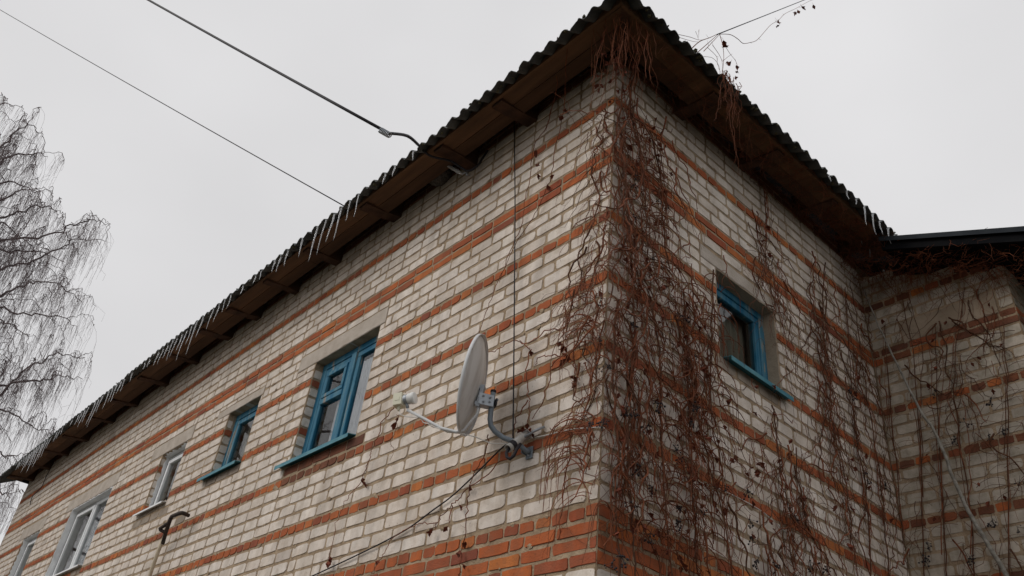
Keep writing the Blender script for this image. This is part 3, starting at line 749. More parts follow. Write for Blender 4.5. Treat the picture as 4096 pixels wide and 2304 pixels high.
# moss cushions caught in the sheet edges
ms = MB(); rs = random.Random(77)
for k in range(150):
    s = rs.uniform(-.3, LX) if rs.random() < .75 else None
    c = PL(s, OC + rs.uniform(-.05, .0), ZC + rs.uniform(-.035, .0)) if s is not None else PR(rs.uniform(-.3, DY - .3), OC + rs.uniform(-.04, .01), ZC + rs.uniform(-.01, .02))
    r_ = rs.uniform(.006, .018); b0 = bmesh.new(); bmesh.ops.create_icosphere(b0, subdivisions=1, radius=r_)
    ms.add([c + Vector((v.co.x * rs.uniform(.7, 1.8), v.co.y * rs.uniform(.7, 1.4), v.co.z * rs.uniform(.4, .8))) for v in b0.verts], [tuple(v.index for v in f.verts) for f in b0.faces]); b0.free()
mo = ms.build('moss', M_MOSS, roof, True); mo['kind'] = 'stuff'

# porch roof: a lean-to falling to the right, seen from below
pr_ = MB(); VY = 3.16
def rz(x): return 3.675 - .424 * x
top = [(.44, VY), (2.05, VY), (2.05, 7.5), (-.05, 7.5), (-.05, VY + .42), (.44, VY + .42)]
pr_.add([(x, y, rz(x)) for x, y in top] + [(x, y, rz(x) - .03) for x, y in top], [(0,1,2,3,4,5),(11,10,9,8,7,6)] + [(i,6+i,6+(i+1)%6,(i+1)%6) for i in range(6)])
po = pr_.build('porch_roof', M_METAL, house)
XS = .445
b_ = MB(); b_.add([(XS,VY+.012,rz(XS)-.031),(2.0,VY+.012,rz(2.0)-.031),(2.0,VY+.012,rz(2.0)-.13),(XS,VY+.012,rz(XS)-.13),(XS,VY+.04,rz(XS)-.031),(2.0,VY+.04,rz(2.0)-.031),(2.0,VY+.04,rz(2.0)-.13),(XS,VY+.04,rz(XS)-.13)],
       [(0,1,2,3),(7,6,5,4),(0,4,5,1),(2,6,7,3),(1,5,6,2),(0,3,7,4)]); b_.build('barge_board', M_BLKPAINT, po)
b_ = MB(); b_.add([(XS,VY-.02,rz(XS)+.001),(2.04,VY-.02,rz(2.04)+.001),(2.04,VY+.05,rz(2.04)+.004),(XS,VY+.05,rz(XS)+.004),(XS,VY-.02,rz(XS)-.05),(2.04,VY-.02,rz(2.04)-.05)], [(0,1,2,3),(4,5,1,0)]); b_.build('edge_flashing', M_METAL, po)
for k in range(4):
    y0_, y1_ = VY + .045 + k * .108, VY + .148 + k * .108
    b_ = MB(); b_.add([(XS,y0_,rz(XS)-.10),(1.96,y0_,rz(1.96)-.10),(1.96,y1_,rz(1.96)-.10),(XS,y1_,rz(XS)-.10),(XS,y0_,rz(XS)-.08),(1.96,y0_,rz(1.96)-.08),(1.96,y1_,rz(1.96)-.08),(XS,y1_,rz(XS)-.08)],
       [(3,2,1,0),(4,5,6,7),(0,1,5,4),(1,2,6,5),(2,3,7,6),(3,0,4,7)]); b_.build('soffit_board', M_BLKPAINT, po)
b_ = MB(); b_.add([(TX+.003,VY+.48,rz(TX)-.10),(1.98,VY+.48,rz(1.98)-.10),(1.98,7.4,rz(1.98)-.10),(TX+.003,7.4,rz(TX)-.10)], [(3,2,1,0)]); b_.build('side_soffit', M_BLKPAINT, po)

# ------------------------------------------------------------------ icicles
rs = random.Random(11)
def icicle(P, r, L, label, group):
    mb = MB(); n = 9; pts = []; rr = []; wob = rs.uniform(0, 6)
    for i in range(n):
        f = i / (n - 1); pts.append(P + Vector((math.sin(wob + f * 5) * .004, math.cos(wob + f * 4) * .004, -L * f)))
        rr.append(r * (1 - f) ** .75 * (1 + .18 * math.sin(f * 22 + wob)) + .0012)
    mb.tube(pts, rr, 6); o = mb.build('icicle', M_ICE, None, True); tag(o, label, 'icicle', group)
s = -OC + .01; k = 0; sw = PITCH_W
s += PITCH_W * (math.pi - .6) / (2 * math.pi)
zt = ZC - 2 * AMP
while s < 13.6:
    L = 0
    if s > 1.75:
        env = .55 + .45 * math.sin(s * 2.1 + .7)
        if rs.random() < (.9 if env > .35 else .55): L = .07 + .42 * env * rs.uniform(.45, 1.0)
        if s < 2.6: L = min(L, .20)
    if L > .04: icicle(PL(s + rs.uniform(-.012, .012), OC - .004, zt + .008), rs.uniform(.005, .0088), L, 'clear icicle hanging from the corrugated edge above the long wall', 'icicles along the long eave')
    s += PITCH_W
for sy, L in ((2.42, .10), (2.57, .07), (2.71, .22), (2.86, .24), (3.0, .16), (3.15, .18), (3.28, .12), (2.13, .08)):
    icicle(PR(sy, OC + .01, zt + .03), .0065, L, 'icicle hanging from the corrugated edge above the side wall', 'icicles on the side eave')
for q, L in (((3437, 925), .16), ((3470, 962), .20), ((3535, 1080), .12)):
    p_ = onX(*q, .25); icicle(p_, .009, L, 'icicle clinging to vines under the eave near the inner corner', 'icicles in the vines')

# ------------------------------------------------------------------ mud nest under the eave
nb = bmesh.new(); bmesh.ops.create_icosphere(nb, subdivisions=4, radius=1)
for v in nb.verts:
    d = v.co.normalized(); f = 1 + .10 * noise.noise(d * 3) + .09 * noise.noise(d * 11)
    v.co = Vector((d.x * .13 * f, d.y * .10 * f, d.z * .095 * f))
me = bpy.data.meshes.new('bird_nest'); nb.to_mesh(me); nb.free(); me.materials.append(M_NEST)
o = link('bird_nest', me); o.location = (-2.13, -.075, 3.585); tag(o, 'round grey mud bird nest stuck under the long eave', 'nest')

# ------------------------------------------------------------------ satellite dish
dish = thing('satellite_dish', 'grey satellite dish on a bent pole bracket fixed to the brick wall', 'satellite dish', loc=(0, 0, 0))
C = Vector((-.826, -.32, .826)); n_ = Vector((-.744, -.657, .124)).normalized()
a_ = n_.cross(Vector((0, 0, 1))).normalized(); b_v = a_.cross(n_)
mb = MB(); RX, RZ, DEP, N = .285, .315, .055, 48; rings = 9
def dpt(f, t, off): return C + a_ * (math.cos(t) * RX * f) + b_v * (math.sin(t) * RZ * f) - n_ * (DEP * (1 - f * f) + off)
for side, off in ((0, 0), (1, .004)):
    o0 = len(mb.v); mb.v.append(tuple(dpt(0, 0, off))); mb.tone.append(0)
    for r_ in range(1, rings + 1):
        for j in range(N): mb.v.append(tuple(dpt(r_ / rings, 2 * math.pi * j / N, off))); mb.tone.append(0)
    for j in range(N):
        f = (o0, o0 + 1 + j, o0 + 1 + (j + 1) % N); mb.f.append(f if side == 0 else f[::-1]); mb.mi.append(0)
    for r_ in range(rings - 1):
        for j in range(N):
            p = o0 + 1 + r_ * N + j; q = o0 + 1 + r_ * N + (j + 1) % N
            f = (p, p + N, q + N, q); mb.f.append(f if side == 0 else f[::-1]); mb.mi.append(0)
mb.build('reflector', M_DISH, dish, True)
mb = MB(); lip = []
for j in range(N):      # rolled rim, turned back
    t = 2 * math.pi * j / N; ro = Vector(a_ * math.cos(t) + b_v * math.sin(t))
    e0 = dpt(1, t, -.001); lip.append([e0, e0 + ro * .013, e0 + ro * .015 - n_ * .02, e0 + ro * .012 - n_ * .021, e0 + ro * .009 - n_ * .003])
vs = [p for r_ in lip for p in r_]
mb.add(vs, [(j*5+k, ((j+1)%N)*5+k, ((j+1)%N)*5+(k+1)%5, j*5+(k+1)%5) for j in range(N) for k in range(5)]); mb.build('rim', M_ARM, dish, True)
BC = C - n_ * (DEP + .012) + b_v * -.075       # behind the reflector, a little low
PT = Vector((-.745, -.205, .795))              # pole top
mb = MB(); pole = [PT, PT + Vector((0, 0, -.10)), PT + Vector((.002, 0, -.19)), PT + Vector((.012, .006, -.235)), PT + Vector((.040, .022, -.275)), PT + Vector((.085, .055, -.315)), Vector((-.60, -.10, .455)), Vector((-.575, -.03, .415)), Vector((-.572, -.012, .412))]
pole = [pole[0], pole[1], pole[2], pole[3], pole[4], pole[5], pole[6], pole[7], pole[8]]
mb.tube(pole, .0165, 12); pl = mb.build('pole', M_POLE, dish, True)
mb = MB(); mb.lathe([(.0175, 0), (.0185, .004), (.0185, .016), (.012, .019)], PT + Vector((0, 0, -.006)), (0, 0, 1), 12); mb.build('pole_cap', M_BLACK, pl)
mb = MB(); mb.box((-.60, -.012, .375), (-.545, -.0065, .45)); mb.box((-.598, -.0125, .40), (-.592, -.055, .44)); mb.build('wall_plate', M_POLE, pl)
mb = MB(); mb.lathe([(.008, 0), (.008, .006), (.004, .007), (.004, .014)], (-.572, -.0125, .395), (0, -1, 0), 6); mb.lathe([(.009, 0), (.009, .007), (.004, .008), (.004, .018)], pole[6] + Vector((-.003, -.017, .004)), (0, -1, 0), 6); mb.build('bolt', M_GALV, pl)
# strut from the pole bolt back to the wall
mb = MB(); mb.tube([pole[6] + Vector((.005, .01, .01)), Vector((-.50, -.05, .52)), Vector((-.455, -.012, .55))], [.009, .008, .008], 8); mb.build('strut', M_GALV, pl, True)
# clamp bracket: two cheek plates, base, bolts
ax = (PT + Vector((0, 0, -.075))); fw = (BC - ax); fw.z = 0; fw.normalize(); sdv = fw.cross(Vector((0, 0, 1)))
def wbox(mb, c, hx, hy, hz, X, Y, Z):
    vs = [c + X * sx * hx + Y * sy * hy + Z * sz * hz for sz in (-1, 1) for sx, sy in ((-1,-1),(1,-1),(1,1),(-1,1))]
    mb.add(vs, [(3,2,1,0),(4,5,6,7),(0,1,5,4),(1,2,6,5),(2,3,7,6),(3,0,4,7)])
Zv = Vector((0, 0, 1)); LB = max(.05, (Vector((BC.x, BC.y, 0)) - Vector((ax.x, ax.y, 0))).length)
mb = MB()
for sg in (-1, 1): wbox(mb, ax + fw * (LB * .5) + sdv * sg * .026, LB * .55, .0015, .038, fw, sdv, Zv)
wbox(mb, ax + fw * (LB * .45) - Zv * .038, LB * .5, .026, .0015, fw, sdv, Zv)
br = mb.build('bracket', M_GALV, dish)
mb = MB()
for q in ((.25, .018), (.25, -.012), (.75, .02), (.7, -.018)): mb.lathe([(.009, 0), (.009, .005), (.0045, .006), (.0045, .014)], ax + fw * LB * q[0] + sdv * -.0275 + Zv * q[1], -sdv, 6); mb.lathe([(.009, 0), (.009, .005), (.0045, .006), (.0045, .014)], ax + fw * LB * q[0] + sdv * .0275 + Zv * q[1], sdv, 6)
mb.tube([ax - fw * .024 + sdv * .05, ax - fw * .024 - sdv * .06], .004, 6); mb.tube([ax - fw * .022 + sdv * .03 + Zv * .0, ax + fw * .02 + sdv * .03], .004, 6)
mb.build('bolt', M_GALV, br)
mb = MB(); wbox(mb, ax - fw * .022, .006, .03, .022, fw, sdv, Zv); mb.build('clamp_jaw', M_BLACK, br)
mb = MB()
for sg in (-.055, .055):
    wbox(mb, C - n_ * (DEP + .008) + b_v * (-.075 + sg) , .006, .022, .012, n_, a_, b_v); mb.lathe([(.012, 0), (.012, .01), (.007, .012)], C - n_ * (DEP + .012) + b_v * (-.075 + sg) + a_ * .012, -n_, 8)
wbox(mb, C - n_ * (DEP + .022) + b_v * -.075, .012, .02, .075, n_, a_, b_v)
mb.build('reflector_mount', M_GALV, br)
# feed arm and receiver head
LN = onY(1632, 1597, -.52); AE = onY(1630, 1640, -.51); AL = C - b_v * (RZ + .012) - n_ * .02
mb = MB(); low = C - b_v * (RZ * .62) - n_ * (DEP + .03)
mb.tube([BC - b_v * .03 - n_ * .01, low, AL - n_ * .012 + b_v * .01, AL + n_ * .03 - b_v * .008, AL.lerp(AE, .35) - Vector((0, 0, .03)), AL.lerp(AE, .7) - Vector((0, 0, .012)), AE], [.009, .009, .010, .0105, .0105, .010, .010], 8)
arm = mb.build('feed_arm', M_ARM, dish, True)
fd = (C - b_v * .02 - LN).normalized(); fs_ = fd.cross(Zv).normalized(); fu = fs_.cross(fd)
mb = MB(); wbox(mb, LN - fd * .06, .030, .034, .042, fd, fs_, fu); wbox(mb, LN - fd * .06 + fs_ * .0345, .016, .0015, .013, fd, fs_, fu); wbox(mb, LN - fd * .06 - fs_ * .0345, .016, .0015, .013, fd, fs_, fu)
mb.lathe([(.011, 0), (.011, .02), (.008, .03)], LN - fd * .06 - fu * .042, -fu, 10); lh = mb.build('receiver_head', M_LNB, dish)
mb = MB(); mb.lathe([(.028, -.033), (.031, -.02), (.031, .0), (.036, .006), (.036, .026), (.039, .028), (.039, .048), (.034, .052)], LN, fd, 20); mb.build('feed_cap', M_LNBW, lh, True)
mb = MB(); mb.lathe([(.033, -.022), (.0335, -.020), (.0335, -.002), (.033, 0)], LN, fd, 20); mb.tube([LN - fu * .028 - fd * .01, LN - fu * .05, AE + fu * .012], [.009, .011, .011], 6); mb.build('clip', M_GALV, lh)
# cable of the dish, wrapped round the arm, to the tube on the wall
mb = MB(); c0 = LN - fd * .055 - fu * .06; TB = onY(2030, 1775, -.13)
cp = [c0, c0 - Zv * .04 + fd * .01, c0 - Zv * .065 + fd * .06, AE.lerp(AL, .25) - Zv * .015]
for f in (.3, .36, .42, .5, .6, .75): cp.append(AE.lerp(AL, f) - Zv * (.02 + .02 * math.sin(f * 3)) + fs_ * (.016 * math.cos(f * 30)))
cp += [AL - Zv * .012, AL.lerp(TB, .3) - Zv * .01, AL.lerp(TB, .65) - Zv * .025, TB]
mb.tube(cp, .0035, 6); tag(mb.build('coaxial_cable', M_WCABLE, None, True), 'white coaxial cable wound along the feed arm of the satellite dish', 'cable')
# conduit stub with a black cable loop
ct = thing('conduit_tube', 'white plastic conduit stub poking out below the dish bracket', 'conduit')
A1, A2 = onY(2115, 1732, -.03), onY(2032, 1795, -.165)
mb = MB(); dcon = (A2 - A1).normalized(); L_ = (A2 - A1).length; mb.lathe([(.026, 0), (.026, L_), (.022, L_ + .001), (.022, L_ - .06)], A1, dcon, 18); mb.build('tube', M_PVC, ct, True)
mb = MB(); mb.lathe([(.0272, L_ * .70), (.029, L_ * .71), (.029, L_ * .86), (.0272, L_ * .87)], A1, dcon, 18); mb.build('collar', M_BLACK, ct)
mb = MB(); q0 = A2 - dcon * .02; mb.tube([q0, A2 + Vector((0,-.01,-.03)), A2 + Vector((.012,-.01,-.06)), A2 + Vector((.035,-.005,-.075)), A2 + Vector((.058,0,-.06)), A2 + Vector((.066,.01,-.02)), A2 + Vector((.06,.04,.03))], .010, 8)
tag(mb.build('black_cable_loop', M_BLACK, None, True), 'short thick black cable loop hanging from the conduit stub', 'cable')
def wall_line(name, pts, r, m, label, cat, plane='Y', off=-.02, n=5):
    f = onY if plane == 'Y' else onX
    mb = MB(); mb.tube(smooth_path([f(x, y, off) for x, y in pts]), r, n)
    return tag(mb.build(name, m, None, True), label, cat)
def smooth_path(P, k=4):
    P = [Vector(p) for p in P]; outp = []
    for i in range(len(P) - 1):
        p0, p1, p2, p3 = P[max(i-1,0)], P[i], P[i+1], P[min(i+2,len(P)-1)]
        for j in range(k):
            t = j / k; outp.append(.5 * ((2*p1) + (-p0+p2)*t + (2*p0-5*p1+4*p2-p3)*t*t + (-p0+3*p1-3*p2+p3)*t**3))
    outp.append(P[-1]); return outp
wall_line('white_cable', [(2070,1770),(2120,1755),(2190,1740),(2260,1722),(2330,1713),(2390,1710),(2415,1712)], .0042, M_WCABLE, 'white cable running from the dish bracket to the building corner', 'cable', 'Y', -.012)
mb = MB(); pts = [onX(*q, .014) for q in [(2412,1712),(2470,1755),(2560,1822),(2650,1873),(2740,1912),(2850,1945),(2950,1990),(3060,2055),(3180,2165)]]; mb.tube(smooth_path(pts), .0038, 5)
tag(mb.build('white_cable', M_WCABLE, None, True), 'white cable sagging across the side wall among the vines', 'cable')
mb = MB(); mb.tube(smooth_path([Vector((-1.16,-.02,3.64)), onY(2060,800,-.03), onY(2058,1100,-.05), onY(2055,1450,-.08), onY(2052,1760,-.11)]), .005, 5)
tag(mb.build('black_wire', M_BLACK, None, True), 'taut black wire hanging from the eave to the dish bracket', 'wire')
wall_line('black_cable', [(1240,2308),(1300,2281),(1456,2207),(1572,2148),(1650,2102),(1728,2043),(1802,1989),(1883,1915),(2000,1798),(2036,1772)], .0052, M_BLACK, 'black cable slanting down the brick wall from the dish bracket', 'cable', 'Y', -.018)
wall_line('thin_wire', [(215,1850),(185,1905),(165,1950),(130,1985),(120,2020)], .007, M_BLACK, 'short dark wire dangling near the far end of the long eave', 'wire', 'Y', -.03)

# bent iron pipe over a cream pole, low on the left
hook = thing('pipe_bracket', 'black bent iron pipe bracket with triangular loop on the long wall', 'bracket')
s_ = .2235; hp_ = lambda x, y, d: onY(560 + x * s_, 1980 + y * s_, d)
mb = MB(); mb.tube(smooth_path([hp_(865,365,-.06), hp_(800,335,-.12), hp_(740,322,-.16), hp_(660,345,-.17), hp_(570,385,-.17)]) + [hp_(545,430,-.17), hp_(520,500,-.16), hp_(460,680,-.12), hp_(410,860,-.07)], .021, 8); mb.build('pipe', M_RUST, hook, True)
mb = MB(); mb.tube([hp_(505,505,-.165), hp_(420,560,-.17), hp_(358,600,-.17), hp_(365,625,-.16), hp_(450,668,-.13)], .018, 8); mb.build('brace', M_RUST, hook, True)
mb = MB(); pp = [hp_(400,810,-.075), hp_(300,1080,-.07), hp_(170,1449,-.065)]; pp.append(Vector((pp[2].x - .06, -.065, pp[2].z - .6))); pp.append(Vector((pp[2].x - .1, -.065, GZ))); mb.tube(pp, .021, 8)
tag(mb.build('cream_pole', M_CREAM, None, True), 'cream painted pole standing against the long wall under the iron pipe', 'pole')

# ------------------------------------------------------------------ overhead cables
def sag(A, B, r, dip, name, label, m=M_BLACK, n=28):
    mb = MB(); pts = []
    for i in range(n + 1):
        f = i / n; p = Vector(A).lerp(Vector(B), f); p.z -= dip * 4 * f * (1 - f); pts.append(p)
    mb.tube(pts, r, 6); return tag(mb.build(name, m, None, True), label, 'cable')
E1 = PL(1.86, .50, 3.475); SP = atD(1555, 533, 6.35); F1 = atD(-250, -492, 26)
mb = MB(); mb.tube(smooth_path([E1, E1.lerp(SP, .45) + Vector((0, 0, .05)), SP]), .0135, 6); 
pts = [SP.lerp(F1, i / 20) - Vector((0, 0, .06 * 4 * (i/20) * (1 - i/20))) for i in range(21)]; mb.tube(pts, .0125, 6)
tag(mb.build('power_cable', M_BLACK, None, True), 'thick black power cable rising from the long eave to upper left', 'cable')
mb = MB(); dd = (F1 - SP).normalized(); rf = dd.orthogonal().normalized(); rb = dd.cross(rf); hel = []
for i in range(7 * 10 + 1):
    t = i / 10 * 2 * math.pi; hel.append(SP - dd * .02 + dd * (.13 * i / 70) - Vector((0, 0, .014)) + (rf * math.cos(t) + rb * math.sin(t)) * .021)
mb.tube(hel, .0045, 5); tag(mb.build('cable_splice', M_GALV, None, True), 'coiled wire splice on the thick black power cable', 'splice')
A_ = PL(1.86, .49, 3.445)
mb = MB(); mb.tube(smooth_path([E1, PL(1.80,.40,3.38), PL(1.72,.24,3.385), PL(1.66,.16,3.33), PL(1.60,.11,3.28), PL(1.52,.08,3.31), PL(1.50,.05,3.42), PL(1.49,.02,3.52)]), .0105, 6)
tag(mb.build('drop_cable', M_BLACK, None, True), 'black service cable looping under the eave to the wall', 'cable')
ic = thing('tension_clamp', 'icy grey tension clamp under the eave beside the cable loop', 'clamp')
q1, q2 = onY(1757, 643, -.21), onY(1850, 697, -.10)
mb = MB(); mb.tube([q1, q1.lerp(q2, .12), q1.lerp(q2, .2), q1.lerp(q2, .85), q2], [.005, .006, .014, .017, .008], 8); mb.build('body', M_ICE, ic, True)
mb = MB(); mb.tube([q2, q2 + Vector((.03, .01, .01)), q2 + Vector((.05, .04, -.02))], .007, 6); mb.lathe([(.016, 0), (.016, .012), (.008, .014)], q2 + Vector((.05, .02, -.02)), (0, -1, 0), 8); mb.tube([q1, q1 + Vector((-.03, .0, .02)), q1 + Vector((-.035, .02, .045))], .004, 5); mb.build('hook', M_GALV, ic, True)
sag(PL(3.25, .30, 3.62), atD(-420, -212, 30), .0062, .05, 'thin_overhead_wire', 'thin overhead wire running from the roof to the left edge')
WA, WB = onX(2868, 138, .62), atD(3700, -200, 42)
sag(WA, WB, .0045, .04, 'aerial_wire', 'thin wire stretching from the roof corner towards upper right')

# ------------------------------------------------------------------ climbing vines
VR = random.Random(99)
class Vine:
    def __init__(s, label):
        s.root = thing('climbing_vine', label, 'vine', 'dead vines on the house'); s.a = MB(); s.b = MB()
    def strand(s, pts, r, m=0, taper=.35):
        n = len(pts); (s.a if m == 0 else s.b).tube(pts, [r * (1 - (1 - taper) * i / (n - 1)) for i in range(n)], 3, False)
    def finish(s):
        if s.a.v: o = s.a.build('stems', M_VINE, s.root, True); o['kind'] = 'stuff'
        if s.b.v: o = s.b.build('stems', M_VINE2, s.root, True); o['kind'] = 'stuff'
def frame_pt(F, u, z, d): return F[0] + F[1] * u + F[2] * d + Vector((0, 0, z))

# leaves and berry clusters (shared meshes)
def leaf_mesh(seed):
    rs = random.Random(seed); mb = MB(); n = 5; L = .06; fold = rs.uniform(.5, 1.1)
    outl = [(0, 0), (.018, .012), (.03, .03), (.02, .036), (.014, .052), (0, .066)]
    vs = []; curl = rs.uniform(6, 16)
    for x, y in outl:
        for sg in (-1, 1):
            xx = sg * x * rs.uniform(.6, 1.1); z = abs(x) * fold + curl * y * y * .6 + rs.uniform(-.004, .004)
            vs.append((xx, z, -y + rs.uniform(-.003, .003)))
    fs = [(2*i, 2*i+1, 2*i+3, 2*i+2) for i in range(len(outl) - 1)]
    mb.add(vs, fs)
    # second curled lobe and stalk
    a = rs.uniform(1, 2.4)
    mb.add([Vector((x * math.cos(a), z + x * math.sin(a) * .8, y * .8 - .01)) for x, z, y in vs], fs)
    mb.tube([(0, 0, .035), (.003, 0, .015), (0, 0, 0)], .0015, 3)
    return mb.mesh('leaf', M_LEAF)
LEAVES = [leaf_mesh(i) for i in range(8)]
def berry_mesh(seed):
    rs = random.Random(seed); mb = MB()
    t = bmesh.new(); bmesh.ops.create_icosphere(t, subdivisions=1, radius=.0052); bv = [v.co.copy() for v in t.verts]; bf = [tuple(v.index for v in f.verts) for f in t.faces]; t.free()
    mb.tube([(0, 0, .03), (.002, 0, .01), (0, .001, -.02)], .0013, 3)
    for i in range(rs.randint(9, 17)):
        c = Vector((rs.gauss(0, .014), rs.gauss(0, .010), rs.uniform(-.045, .004))); k = rs.uniform(.7, 1.2)
        mb.add([c + v * k for v in bv], bf); mb.tube([(0, 0, c.z * .4 + .008), c], .0009, 3, False)
    return mb.mesh('berry_cluster', M_BERRY, True)
BERRIES = [berry_mesh(i) for i in range(8)]
def put(me_list, name, parent, loc, sc):
    o = link(name, VR.choice(me_list), parent); o.location = loc; o.rotation_euler = (VR.uniform(-.5, .5), VR.uniform(-.5, .5), VR.uniform(0, 6.28)); k = sc * VR.uniform(.75, 1.25) * (.68 if name == 'leaf' else 1); o.scale = (k, k, k)

def hanger(F, u, z, d, L, drift=.0, wav=.02, step=.045, r=.0022, th0=None):
    """a stem that wanders down the wall"""
    n = max(5, int(L / step)); uu, zz, dd = u, z, d; th = VR.gauss(drift, .35) if th0 is None else th0; pts = []; bias = VR.gauss(0, .22); sg = VR.uniform(.16, .42)
    for i in range(n + 1):
        pts.append(frame_pt(F, uu, zz, max(.006, dd)))
        th += VR.gauss(0, sg) - .17 * (th - bias); uu += math.sin(th) * step; zz -= math.cos(th) * step; dd += VR.gauss(0, .011)
        if dd > .15: dd -= .02
        if VR.random() < .05: th += VR.choice((-.9, .9))
    return pts
def arc(F, u, z, d, L, side, lift):
    pts = []; n = 14; ang = math.radians(VR.uniform(20, 75)); uu, zz, dd = u, z, d
    for i in range(n + 1):
        pts.append(frame_pt(F, uu, zz, max(.006, dd)))
        uu += side * math.cos(ang) * L / n; zz += math.sin(ang) * L / n * (lift if ang > 0 else 1); dd += VR.uniform(0, .012) * (1 if i < 8 else -.5)
        ang -= math.radians(VR.uniform(9, 19)); ang = max(ang, -1.5)
    return pts
def tendrils(v, pts, F, prob, m=0):
    for i in range(1, len(pts) - 1):
        if VR.random() < prob:
            p = pts[i]; L = VR.uniform(.015, .06); dr = (F[1] * VR.choice((-1, 1)) * VR.uniform(.4, 1) + Vector((0, 0, VR.uniform(-1, .4))) + F[2] * VR.uniform(0, .5)).normalized()
            q = p + dr * L * .5; v.strand([p, q, q + (dr + Vector((0, 0, VR.uniform(-.9, .9)))).normalized() * L * .5], .0013, m)
def curtain_zone(v, F, n, ulo, uhi, zfun, lens, dmax, drift=0, rr=(.0020, .0042), tend=.10, dens=None, brown=.35):
    k = 0; cent = [VR.uniform(ulo, uhi) for _ in range(max(3, int((uhi - ulo) / .085)))]
    while k < n:
        u = VR.uniform(ulo, uhi) if VR.random() < .25 else min(uhi, max(ulo, VR.choice(cent) + VR.gauss(0, .022)))
        if dens and VR.random() > dens(u): continue
        z = zfun(u); L = VR.uniform(*lens); m = 1 if VR.random() < brown else 0
        p = hanger(F, u, z, VR.uniform(.008, dmax), L, drift, r=1); big = VR.random() < .3
        v.strand(p, VR.uniform(.005, .009) if big else VR.uniform(.0022, .004), m); tendrils(v, p, F, tend * 1.6, m); k += 1
        if big:
            for _ in range(VR.randint(1, 4)):
                j = VR.randrange(len(p)); q = p[j]; uu = (q - F[0]).dot(F[1])
                b2 = hanger(F, uu, q.z, max(.01, (q - F[0]).dot(F[2])), VR.uniform(.12, .4), th0=VR.choice((-1, 1)) * VR.uniform(.5, 1.5)); v.strand(b2, .002, m); tendrils(v, b2, F, .2, m)
def stem(v, F, pxs, r, d=.03, m=1, bundle=0):
    f = (lambda x, y: onX(x, y, d)) if F is F_R else (lambda x, y: onY(x, y, -d)) if F is F_L else (lambda x, y: onY(x, y, DY - d))
    P = smooth_path([f(x, y) for x, y in pxs], 5)
    P = [p + Vector((VR.gauss(0, .005), VR.gauss(0, .005), VR.gauss(0, .004))) for p in P]; v.strand(P, r, m, .6); tendrils(v, P, F, .2, m)
    for _ in range(bundle):
        a = VR.randrange(0, max(1, len(P) // 2)); b = min(len(P), a + VR.randint(6, len(P))); off = VR.gauss(0, .035); ph = VR.uniform(0, 6); Q = []
        for i, p in enumerate(P[a:b]): Q.append(p + F[1] * (off * min(1, i / 5) + .02 * math.sin(ph + i * .55) + VR.gauss(0, .007)) + F[2] * VR.uniform(-.02, .035))
        if len(Q) > 3: v.strand(Q, VR.uniform(.0025, .0055), VR.choice((0, 0, 1)), .4); tendrils(v, Q, F, .2)
    return P
gz = lambda a, b: (lambda u: VR.uniform(a, b))

# 1 corner curtain, upper half
v = Vine('dense dead vine hanging down the upper building corner below the roof tip')
for px in ([(2560,60),(2545,250),(2520,420),(2560,620),(2580,800),(2590,1000),(2600,1150)], [(2490,330),(2480,520),(2500,700),(2520,950),(2530,1150)], [(2600,520),(2640,700),(2650,900),(2680,1080)]): stem(v, F_R, px, .0075, .06, bundle=11)
curtain_zone(v, F_R, 75, .02, .62, gz(1.6, 3.2), (.3, 1.2), .13, dens=lambda u: 1.0 if u < .38 else .45)
curtain_zone(v, F_L, 34, .0, .20, gz(1.7, 3.1), (.25, .8), .07, dens=lambda u: 1 - u * 3.5)
for k in range(90):
    z = VR.uniform(1.6, 3.0); u = VR.uniform(.02, .5); p = arc(F_R, u, z, .04, VR.uniform(.2, .55), VR.choice((-1, 1, 1)), 1); v.strand(p, VR.uniform(.0024, .005), 0); tendrils(v, p, F_R, .08)
for k in range(16):
    p = arc(F_L, VR.uniform(0, .08), VR.uniform(1.5, 2.9), .03, VR.uniform(.2, .45), 1, 1); v.strand(p, .002, 0); tendrils(v, p, F_L, .08)
for k in range(44): put(LEAVES, 'leaf', v.root, frame_pt(F_R, VR.uniform(0, .55), VR.uniform(1.7, 3.2), .07), VR.uniform(.7, 1.1))
for k in range(8): put(BERRIES, 'berry_cluster', v.root, frame_pt(F_R, VR.uniform(.0, .5), VR.uniform(1.6, 2.4), .08), 1)
for q in ((2405, 1200), (2400, 1345), (2424, 1455)): put(BERRIES, 'berry_cluster', v.root, onY(*q, -.05), 1.15)
v.finish()

# 2 corner curtain, lower half
v = Vine('dense dead vine covering the lower building corner with dark berry clusters')
for px in ([(2530,1150),(2540,1350),(2520,1600),(2510,1850),(2530,2100),(2540,2330)], [(2470,1200),(2450,1500),(2470,1750),(2460,2000),(2480,2330)], [(2600,1200),(2640,1450),(2640,1700),(2660,2000),(2690,2330)], [(2700,1250),(2745,1450),(2760,1650),(2770,1900),(2800,2330)]): stem(v, F_R, px, .009, .06, bundle=8)
curtain_zone(v, F_R, 105, .0, 1.0, gz(-.15, 1.75), (.25, 1.0), .14, dens=lambda u: 1.0 if u < .45 else .55, tend=.09)
curtain_zone(v, F_L, 46, .0, .22, gz(.1, 1.6), (.2, .7), .09, dens=lambda u: 1 - u * 3)
for k in range(230):
    z = VR.uniform(-.2, 1.7); u = VR.uniform(.0, .95); p = arc(F_R, u, z, .05, VR.uniform(.2, .6), VR.choice((-1, 1)), 1); v.strand(p, VR.uniform(.0024, .0052), 0); tendrils(v, p, F_R, .1)
